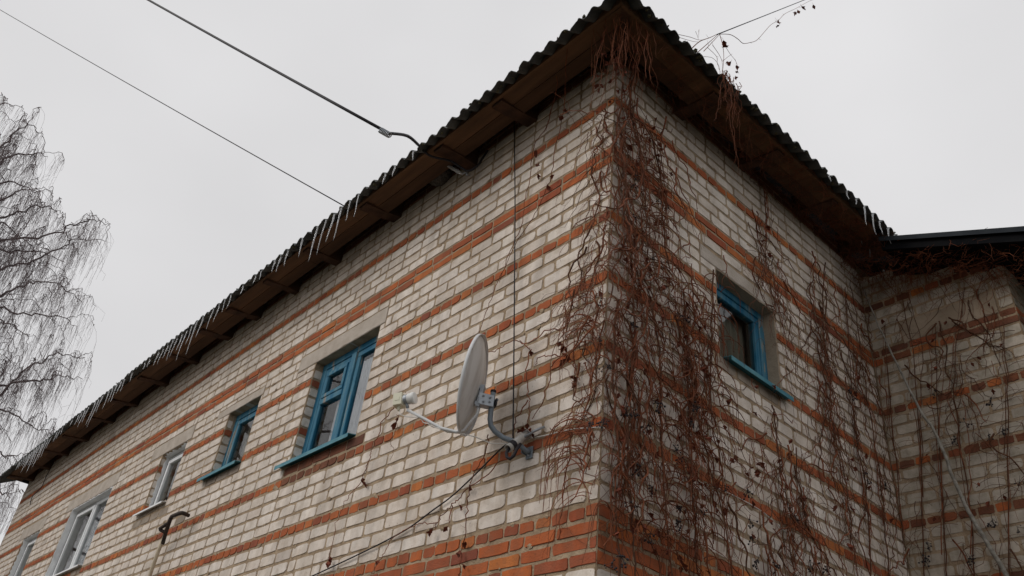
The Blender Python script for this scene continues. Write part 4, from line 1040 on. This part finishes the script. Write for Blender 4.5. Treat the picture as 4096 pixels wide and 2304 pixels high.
for k in range(52):
    p = arc(F_L, VR.uniform(.0, .10), VR.choice((VR.uniform(.15, .5), VR.uniform(.9, 1.4), VR.uniform(.0, .4))), .05, VR.uniform(.25, .6), 1, 1.1); v.strand(p, VR.uniform(.0026, .0052), 0); tendrils(v, p, F_L, .1)
for k in range(90): put(LEAVES, 'leaf', v.root, frame_pt(F_R, VR.uniform(0, .95), VR.uniform(-.3, 1.7), .08), 1)
for q in ((2360,1690),(2415,1680),(2505,1630),(2530,1650),(2630,1600),(2640,1620),(2700,1790),(2720,1830),(2590,1700),(2720,2030),(2715,2090),(2600,2140),(2520,2010),(2480,2220),(2610,1950),(2770,1620),(2765,1690),(2560,1870),(2800,2040),(2450,2250)): put(BERRIES, 'berry_cluster', v.root, onX(*q, .09), 1.2)
v.finish()
# 3 clump left of the side window
v = Vine('thick vine clump between the corner and the blue side window')
for px in ([(2735,1150),(2740,1330),(2760,1500),(2800,1700),(2850,1900),(2900,2100),(2930,2330)], [(2850,1080),(2848,1300),(2840,1500),(2850,1700)]): stem(v, F_R, px, .0075, .05, bundle=7)
curtain_zone(v, F_R, 48, .62, 1.22, gz(.2, 2.3), (.25, .9), .12, dens=lambda u: .6 + .4 * math.sin(u * 17))
for k in range(60):
    p = arc(F_R, VR.uniform(.5, 1.15), VR.uniform(.3, 2.0), .05, VR.uniform(.2, .55), VR.choice((-1, 1)), 1); v.strand(p, VR.uniform(.0024, .005), 0); tendrils(v, p, F_R, .1)
curtain_zone(v, F_R, 38, 1.1, 1.9, gz(.1, 1.38), (.2, .7), .10)
for k in range(36): put(LEAVES, 'leaf', v.root, frame_pt(F_R, VR.uniform(.7, 1.8), VR.uniform(.2, 1.4), .07), 1)
for q in ((2740,1275),(2710,1255),(2530,1300),(2780,1420),(2990,1960),(3000,2080),(2900,1950),(3010,2150),(3030,2240),(3110,2260)): put(BERRIES, 'berry_cluster', v.root, onX(*q, .07), 1.1)
v.finish()
# 4 hanging vine above and right of the side window
v = Vine('vine strands hanging beside the right edge of the blue side window')
for px in ([(3040,640),(3060,800),(3065,1000),(3050,1150)], [(3090,1620),(3110,1800),(3130,1980),(3160,2180),(3180,2330)], [(3300,1050),(3290,1300),(3320,1500),(3330,1700),(3380,1900),(3400,2100),(3440,2330)]): stem(v, F_R, px, .007, .04, bundle=7)
curtain_zone(v, F_R, 36, 1.65, 2.05, gz(2.3, 3.3), (.25, .8), .08)
curtain_zone(v, F_R, 65, 1.55, 2.3, gz(.1, 1.1), (.25, .8), .10)
curtain_zone(v, F_R, 45, 2.0, 2.75, gz(.6, 3.1), (.3, 1.0), .08)
for k in range(40):
    p = arc(F_R, VR.uniform(1.6, 2.7), VR.uniform(.2, 2.8), .04, VR.uniform(.2, .5), VR.choice((-1, 1)), 1); v.strand(p, .002, 1); tendrils(v, p, F_R, .1)
for q in ((3170,1755),(3165,1800),(3090,1540),(3068,900),(3070,1010),(3060,960),(3350,2020),(3385,2170),(3220,1980)): put(LEAVES, 'leaf', v.root, onX(*q, .06), 1.3)
for q in ((3460,1890),(3540,1935),(3470,1920),(3180,2050),(3190,2080),(3400,1550),(3410,1580),(3160,2020),(3240,2250),(3310,2270)): put(BERRIES, 'berry_cluster', v.root, onX(*q, .06), 1.2)
v.finish()
# 5 inner corner
v = Vine('thin vine stems climbing the side wall into the inner corner')
for px in ([(3560,2330),(3540,2100),(3520,1900),(3470,1600),(3430,1300),(3400,1120)], [(3480,2330),(3470,2000),(3420,1700),(3400,1450),(3380,1150)]): stem(v, F_R, px, .007, .03, bundle=5)
curtain_zone(v, F_R, 110, 2.55, 3.55, gz(.5, 3.2), (.3, 1.1), .07, brown=.6)
for k in range(70):
    p = arc(F_R, VR.uniform(2.5, 3.5), VR.uniform(.6, 3.1), .03, VR.uniform(.2, .5), VR.choice((-1, 1)), 1); v.strand(p, .0019, 1); tendrils(v, p, F_R, .1)
for k in range(10): put(LEAVES, 'leaf', v.root, frame_pt(F_R, VR.uniform(2.6, 3.5), VR.uniform(.7, 2.8), .05), 1)
v.finish()
# 6 porch front
v = Vine('sparse dead vine spread over the dark porch front wall')
for px in ([(3900,2330),(3880,2000),(3830,1700),(3820,1450),(3860,1150)], [(3700,2330),(3690,2050),(3680,1750),(3650,1400),(3600,1150)], [(3790,2330),(3770,2000),(3750,1600),(3745,1300)], [(4040,2330),(4030,1900),(4030,1500),(4010,1250)], [(3620,2330),(3600,2000),(3560,1600),(3540,1300)]): stem(v, F_T, px, .0065, .03, bundle=3)
curtain_zone(v, F_T, 60, .03, 1.22, gz(.4, 3.1), (.3, 1.0), .07, brown=.7)
for k in range(95):
    p = arc(F_T, VR.uniform(.05, 1.1), VR.uniform(.4, 3.0), .03, VR.uniform(.25, .6), VR.choice((-1, 1)), .6); v.strand(p, .0022, 1); tendrils(v, p, F_T, .08)
for k in range(20): put(LEAVES, 'leaf', v.root, frame_pt(F_T, VR.uniform(.1, 1.15), VR.uniform(.5, 2.9), .05), .95)
for q in ((3820,1750),(3860,1690),(3955,1740),(4010,1715),(4080,1920),(3970,2080),(4070,2110),(3700,2230),(3710,2170),(3880,2230),(3740,1560),(3965,1600)): put(BERRIES, 'berry_cluster', v.root, onY(*q, DY - .05), 1.3)
for k in range(360):
    u = VR.uniform(-.1, 1.6); p = Vector((u, VR.uniform(VY - .01, DY - .05), rz(u) - VR.uniform(.0, .30))); pts = [p]
    for i in range(VR.randint(4, 8)): pts.append(pts[-1] + Vector((VR.gauss(.01, .04), VR.gauss(0, .02), VR.gauss(-.012, .03))))
    v.strand(pts, VR.uniform(.0016, .003), 0)
for k in range(110):
    u = VR.uniform(.0, 1.25); p = hanger(F_T, u, rz(u) - .22, VR.uniform(.02, .2), VR.uniform(.15, .6)); v.strand(p, VR.uniform(.0016, .003), 0); tendrils(v, p, F_T, .15)
v.finish()
# 7 tangle under the side eave
v = Vine('fine reddish vine tangle clinging under the side eave')
def under(s, o): return PR(s, o, ZO + (OUTER - o) * SL - .012)
for k in range(620):
    s, o = VR.uniform(-.1, 3.5), VR.uniform(.0, .44); p = under(s, o); pts = [p]
    if VR.random() > .35 + .65 * (s / 3.5): continue
    for i in range(VR.randint(4, 9)):
        s += VR.gauss(.01, .03); o = min(.46, max(.0, o + VR.gauss(0, .03))); q = under(s, o); q.z -= abs(VR.gauss(0, .02)); pts.append(q)
    v.strand(pts, VR.uniform(.0014, .0028), 0)
for k in range(150):
    s, o = VR.uniform(.0, 3.5), VR.uniform(.05, .44); p = under(s, o); L = VR.uniform(.05, .3); dr = VR.gauss(0, .06)
    v.strand([p, p + Vector((VR.gauss(0,.02), dr * .5, -L * .5)), p + Vector((VR.gauss(0,.03), dr, -L))], .0014, 0)
v.finish()
# 8 bunch under the roof tip
v = Vine('red vine bunch with dry leaves hanging from the roof tip')
for k in range(66):
    b0 = Vector((VR.uniform(.05, .42), VR.uniform(-.40, -.02), 0)); b0.z = ZO + .04 + VR.uniform(-.02, .05); L = VR.uniform(.2, .75); pts = [b0]; n = 8; dr = Vector((VR.gauss(-.05, .08), VR.gauss(.06, .08), 0))
    for i in range(1, n + 1): pts.append(pts[-1] + dr / n + Vector((VR.gauss(0, .012), VR.gauss(0, .012), -L / n)))
    v.strand(pts, VR.uniform(.002, .0038), 0); tendrils(v, pts, F_R, .12)
for k in range(34): put(LEAVES, 'leaf', v.root, Vector((VR.uniform(.02, .32), VR.uniform(-.32, -.0), VR.uniform(3.0, 3.42))), .9)
v.finish()
# 9 plume on the side eave, tied to the wire
v = Vine('vine plume hanging over the side eave below the aerial wire')
for k in range(24):
    s = VR.gauss(.66, .05); p = PR(s, OC + .03, ZC + VR.uniform(.0, .06)); L = VR.uniform(.15, 1.0) if VR.random() < .4 else VR.uniform(.1, .5); pts = []; dr = VR.gauss(.05, .09); n = 12; ph = VR.uniform(0, 6)
    for i in range(n + 1): f = i / n; pts.append(p + Vector((VR.gauss(-.0, .006) - .05 * f, dr * f + .018 * math.sin(ph + f * 7) + VR.gauss(0, .009), -L * f)))
    v.strand(pts, VR.uniform(.0018, .0036), 0); tendrils(v, pts, F_R, .1)
up0 = [(2768,193),(2800,165),(2840,150),(2870,136)]; 
def onwire(q, x=.60): return onX(q[0], q[1], x)
def free(v, px, r, x=.6, m=0):
    P = smooth_path([onwire(q, x) for q in px], 5); v.strand(P, r, m, .5); tendrils(v, P, F_R, .12, m); return P
free(v, up0, .0045); free(v, [(2790,210),(2830,175),(2872,138)], .004); free(v, [(2815,205),(2850,168),(2880,136)], .0035)
free(v, [(2715,138),(2760,148),(2800,160),(2840,150)], .0024); free(v, [(2718,150),(2770,165),(2800,168)], .002); free(v, [(2782,125),(2790,145),(2794,160)], .0018); free(v, [(2796,118),(2794,150)], .0018)
free(v, [(2878,136),(2890,180),(2895,230),(2890,290)], .0035); free(v, [(2850,180),(2880,225),(2890,260),(2886,300)], .0022); free(v, [(2830,190),(2865,225),(2870,255),(2882,290)], .002); free(v, [(2815,226),(2850,232),(2875,262),(2880,300)], .002)
free(v, [(2895,175),(2920,215),(2940,240),(2950,265),(2948,290)], .002); free(v, [(2890,245),(2915,225),(2930,215)], .002)
for q in ((2893,160),(2890,190),(2945,260),(2943,290),(2941,305),(2925,245),(2912,246)): put(LEAVES, 'leaf', v.root, onwire(q), 1.0)
v.finish()
v = Vine('single vine shoot with three dry leaves trailing along the aerial wire')
free(v, [(2878,136),(2920,138),(2950,155),(2972,173),(3000,170),(3028,160),(3060,125),(3085,98),(3115,80),(3140,55),(3185,33),(3230,8),(3260,-5)], .0032)
for q in ((3108,90),(3118,100),(3190,40),(3186,52),(3205,25),(3252,18)): put(LEAVES, 'leaf', v.root, onwire(q), 1.15)
v.finish()
# 10 vines on the long wall
v = Vine('pair of thin vine stems trailing down the upper long wall')
P1 = [(2228,150),(2215,250),(2228,333),(2211,427),(2178,521),(2145,565),(2129,631),(2118,719),(2096,813),(2084,907),(2051,979),(2002,1100),(1970,1180),(1945,1246),(1912,1352)]
P2 = [(2268,150),(2262,260),(2261,355),(2250,466),(2222,587),(2209,686),(2189,742),(2167,797),(2129,874),(2073,957),(2029,1045),(1995,1130)]
for i, px in enumerate((P1, P2)):
    P = []
    for (x, y) in px: P.append(onY(x, y, -.03 if y > 480 else -.03 - (480 - y) / 330 * .42))
    P = smooth_path(P, 4); P = [p + Vector((VR.gauss(0, .005), VR.gauss(0, .003), 0)) for p in P]; v.strand(P, .0044, 0, .6); tendrils(v, P, F_L, .18)
for px in ([(2230,333),(2255,420),(2290,470),(2305,510)], [(2345,270),(2380,300),(2410,295),(2460,300)], [(2200,440),(2190,500),(2178,530)]): stem(v, F_L, px, .0024, .05, 0)
for q in ((2217,697),(2189,739),(2256,470),(2250,440),(2145,600),(2155,655),(2150,690)): put(LEAVES, 'leaf', v.root, onY(*q, -.04), 1.15)
v.finish()
v = Vine('arching vine shoots with a dry leaf mass left of the corner')
for px in ([(2376,1206),(2337,1231),(2282,1273),(2262,1328),(2268,1350)], [(2365,1271),(2337,1275),(2293,1339)], [(2240,1319),(2191,1318),(2147,1350),(2102,1372),(2050,1362),(1985,1405),(1950,1402)], [(2257,1310),(2250,1360),(2257,1420)], [(2240,1423),(2202,1422),(2155,1432),(2145,1462)], [(2243,1426),(2207,1462),(2199,1506),(2182,1575),(2166,1614),(2127,1677)], [(2119,1401),(2109,1479),(2115,1567),(2119,1636),(2113,1700)], [(2337,1451),(2348,1479),(2367,1539),(2378,1581)], [(2345,1590),(2300,1620),(2262,1690),(2240,1730),(2200,1712)], [(2119,1401),(2080,1360)], [(2110,1600),(2060,1690),(2050,1740)], [(2290,1440),(2300,1500),(2285,1550)]): stem(v, F_L, px, .0048, .04, 0)
for k in range(18):
    p = hanger(F_L, VR.uniform(.26, .36), VR.uniform(1.25, 1.45), .05, VR.uniform(.1, .35)); v.strand(p, .002, 0); tendrils(v, p, F_L, .3)
for k in range(9): put(LEAVES, 'leaf', v.root, onY(2257 + VR.uniform(-18, 22), 1400 + VR.uniform(-45, 40), -.06), 1.1)
for q in ((2119,1400),(2277,1505),(2305,1530),(2362,1280),(2395,1160)): put(LEAVES, 'leaf', v.root, onY(*q, -.05), 1.2)
for k in range(8): put(LEAVES, 'leaf', v.root, onY(2110 + VR.uniform(-18, 12), 1715 + VR.uniform(-25, 20), -.06), .9)
v.finish()
v = Vine('vine runner following the slanting black cable on the long wall')
for px in ([(2000,1845),(1938,1911),(1883,1946),(1856,1966),(1837,1997),(1806,2020),(1767,2063),(1747,2090),(1689,2094),(1650,2106),(1572,2152),(1537,2211),(1518,2246),(1483,2310)], [(1954,1740),(1938,1814),(1895,1896),(1880,1935)], [(1880,1938),(1872,1993),(1866,2059),(1856,2148),(1848,2191),(1839,2269),(1839,2310)], [(1747,2090),(1740,2115)], [(1806,2020),(1795,2090)]): stem(v, F_L, px, .0044, .03, 0)
for q in ((1735,2110),(1790,2105),(1845,2250),(1515,2240),(1860,2165),(1835,2017),(1840,2200),(1880,1940)): put(LEAVES, 'leaf', v.root, onY(*q, -.04), 1.1)
v.finish()
v = Vine('single thin vine strand dropping from the dish receiver head')
stem(v, F_L, [(1578,1625),(1528,1691),(1511,1746),(1484,1798),(1481,1829),(1456,1892),(1448,1927),(1405,1973),(1378,2020),(1347,2098),(1319,2218),(1312,2257)], .0042, .03, 0)
stem(v, F_L, [(1591,1658),(1583,1715),(1564,1770),(1575,1800),(1565,1840)], .0024, .03, 0)
for q in ((1451,1910),(1450,1925),(1312,2245),(1318,2225),(1593,1665),(1585,1685)): put(LEAVES, 'leaf', v.root, onY(*q, -.04), 1.15)
v.finish()
# pale old stem leaning across the porch wall
mb = MB(); P = smooth_path([onX(3452,1150,.04), onY(3500,1270,3.53), onY(3560,1400,3.50), onY(3600,1480,3.48), onY(3680,1640,3.47), onY(3735,1720,3.46), onY(3790,1850,3.45), onY(3850,2000,3.44), onY(3930,2140,3.42), onY(4020,2290,3.40), onY(4080,2400,3.38)])
q = P[-1]; P += [q + Vector((.2, -.02, -.5)), Vector((q.x + .5, q.y - .05, GZ))]
n = len(P); mb.tube([p + Vector((VR.gauss(0,.003), 0, 0)) for p in P], [.006 + .014 * i / n for i in range(n)], 7); tag(mb.build('bare_branch', M_BARK, None, True), 'pale bare branch leaning across the dark porch wall', 'branch')

# ------------------------------------------------------------------ unseen plank building, added to shade side wall and porch
blocker = thing('light_blocker', 'unseen plank building added right of the house to shade the side wall and porch', 'blocker')
M_PLANK = mat('blocker_plank', (.06,.05,.042), .9, (.03,.025,.02), 5, 7, .4, 40, stretch=(4, 4, .3))
bw = MB(); X0, X1, Y0, Y1, ZE = 9.0, 15.0, 0.5, 12.0, .2
y = Y0
while y < Y1:
    w_ = U(.14, .2); bw.box((X0 + U(0, .012), y, GZ - .05), (X0 + .04, min(y + w_ - .006, Y1), ZE)); y += w_
x = X0 + .05
while x < X1:
    w_ = U(.14, .2); h_ = ZE + 2.2 * (1 - abs((x + w_ / 2 - (X0 + X1) / 2) / ((X1 - X0) / 2)))
    bw.box((x, Y0 + U(0, .012), GZ - .05), (min(x + w_ - .006, X1), Y0 + .04, h_)); x += w_
bw.box((X0 + .05, Y1 - .05, GZ), (X1, Y1 - .01, ZE)); bw.box((X1 - .04, Y0 + .05, GZ), (X1, Y1 - .06, ZE)); bw.build('wall', M_PLANK, blocker)
xm = (X0 + X1) / 2; rb_ = MB()
for sx in (-1, 1):
    xa = xm + sx * ((X1 - X0) / 2 + .5); za = ZE - .33
    rb_.add([(xm, Y0 - .4, ZE + 2.25), (xa, Y0 - .4, za), (xa, Y1 + .4, za), (xm, Y1 + .4, ZE + 2.25), (xm, Y0 - .4, ZE + 2.31), (xa, Y0 - .4, za + .06), (xa, Y1 + .4, za + .06), (xm, Y1 + .4, ZE + 2.31)], [(0,1,2,3),(7,6,5,4),(0,4,5,1),(1,5,6,2),(2,6,7,3)])
rb_.build('roof', M_SLATE, blocker)
dr = MB(); dr.box((X0 - .03, 3.0, GZ), (X0 - .004, 5.2, GZ + 2.3)); dr.build('door', M_JOIST, blocker)

# ------------------------------------------------------------------ birch tree beyond the far end of the house
BR = random.Random(5)
birch = thing('birch_tree', 'bare weeping birch with drooping twigs beyond the far end of the house', 'tree')
base = atD(-330, 500, 24.5); base.z = GZ
tr = MB(); limb = MB(); tw = MB()
tpts = [Vector((base.x + .25 * math.sin(z * .25), base.y + .2 * math.cos(z * .3), z)) for z in [GZ + i * .86 for i in range(21)]]
tr.tube(tpts, [.26 * (1 - i / 21) ** .8 + .02 for i in range(21)], 9)
def twig(p, L, lean):
    n = 6; pts = [p]; d = Vector((BR.gauss(0, .4), BR.gauss(0, .4), .1)) + lean * .4
    for i in range(n):
        d = d * .55 + Vector((BR.gauss(0, .10), BR.gauss(0, .10), -1.0)) * .6
        pts.append(pts[-1] + d.normalized() * (L / n))
    tw.tube(pts, [.0029 - .0013 * i / n for i in range(n + 1)], 3, False)
    for k in range(3):
        i = BR.randint(0, 4); q = pts[i]; e = Vector((BR.gauss(0, .5), BR.gauss(0, .5), -.8)); l2 = L * BR.uniform(.15, .4)
        tw.tube([q, q + e * l2 * .5, q + e * l2 * .5 + Vector((0, 0, -l2 * .5))], .0022, 3, False)
def grow(P, r0_, dens, lenr, second=True):
    P = smooth_path(P, 5); n = len(P)
    P = [p + Vector((BR.gauss(0, .03), BR.gauss(0, .03), BR.gauss(0, .03))) * (1 if 0 < i else 0) for i, p in enumerate(P)]
    limb.tube(P, [max(.007, r0_ * (1 - .85 * i / (n - 1))) for i in range(n)], 5, False)
    tot = 0
    for i in range(n - 1):
        seg = P[i + 1] - P[i]; f = i / n; k = seg.length * dens * (.35 + .9 * f); kk = int(k) + (1 if BR.random() < k % 1 else 0)
        for _ in range(kk): twig(P[i] + seg * BR.random(), BR.uniform(*lenr) * (.6 + .5 * f), seg.normalized())
        for _k in range((int(seg.length * 4.5) + (1 if BR.random() < (seg.length * 4.5) % 1 else 0)) if (second and f > .1) else 0):
            d = (seg.normalized() + Vector((BR.gauss(0, .8), BR.gauss(0, .8), BR.gauss(.3, .6)))).normalized(); L = BR.uniform(.35, 1.4) * (1.2 - f * .7)
            Q = [P[i], P[i] + d * L * .4 + Vector((0, 0, .08)), P[i] + d * L * .75, P[i] + d * L + Vector((0, 0, -.35))]
            grow(Q, max(.008, r0_ * (1 - .85 * f) * .35), dens * .8, (lenr[0] * .6, lenr[1] * .75), False)
LIMBS = [
 [(-420,640),(-200,480),(-60,425),(20,415),(75,425)], [(-420,900),(-180,740),(-50,650),(60,560),(130,500),(180,525)], [(-420,1000),(-150,760),(0,665),(90,620),(170,612),(215,628)],
 [(-420,1050),(-150,830),(0,745),(100,735),(180,775)], [(-420,1150),(-100,880),(30,800),(120,760),(190,765)], [(-420,1250),(-150,990),(0,885),(100,850),(210,820),(265,865)],
 [(-420,1350),(-150,1100),(0,970),(200,950),(310,900),(400,880),(460,897)], [(-420,1380),(-150,1170),(0,1085),(130,1050),(250,1000),(330,955),(435,965)], [(-420,1450),(-150,1280),(0,1195),(120,1140),(200,1125),(280,1150),(350,1215)],
 [(-420,1480),(-150,1290),(0,1230),(120,1255),(250,1260),(325,1300)], [(-420,1550),(-150,1370),(0,1292),(60,1290),(135,1345)], [(-420,1850),(-150,1650),(0,1562),(70,1535),(120,1480),(240,1420),(310,1425),(365,1432)],
 [(-420,1850),(-120,1620),(70,1535),(200,1520),(260,1500),(345,1515)], [(-420,1900),(-150,1700),(0,1648),(60,1650),(150,1700),(225,1740)], [(-420,2050),(-150,1850),(0,1802),(60,1820),(135,1806)],
 [(-420,1200),(-200,1000),(-60,900),(60,905),(150,1000)], [(-420,1500),(-200,1400),(-60,1400),(40,1440)], [(-420,2200),(-150,2000),(0,1960),(60,1990)], [(-420,760),(-250,650),(-80,600),(20,600)], [(-420,1250),(-250,1050),(-80,985),(60,1000),(200,1010),(280,1050)] ]
for i, L in enumerate(LIMBS):
    dist0, dist1 = 24.5, 24.5 + BR.uniform(-2.2, 2.2)
    P = [atD(x, y, dist0 + (dist1 - dist0) * j / (len(L) - 1)) for j, (x, y) in enumerate([(x - 25 * (x > -100), y) for x, y in L])]
    zz = P[0].z; k = max(0, min(20, int((zz - GZ) / .86))); P[0] = tpts[k].copy()
    grow(P, .044, 13, (.5, 2.2))
for i in range(16):           # the side of the crown away from the house
    z = BR.uniform(3, 15); a = BR.uniform(math.radians(90), math.radians(330)); L = BR.uniform(2, 4.5) * (1 - (z - 3) / 20); k = max(0, min(20, int((z - GZ) / .86))); p = tpts[k]
    d = Vector((math.cos(a), math.sin(a), 0)); P = [p, p + d * L * .4 + Vector((0, 0, .9)), p + d * L * .8 + Vector((0, 0, 1.3)), p + d * L + Vector((0, 0, 1.1))]
    grow(P, .06, 3.5, (.6, 1.6))
tr.build('trunk', M_BIRCH, birch, True); o = limb.build('limbs', M_TWIG, birch, True); o['kind'] = 'stuff'; o = tw.build('twigs', M_TWIG, birch, True); o['kind'] = 'stuff'
print('bricks', len(bricks), 'tris', sum(len(p.vertices) - 2 for m in {o.data for o in bpy.data.objects if o.type == 'MESH'} for p in m.polygons))
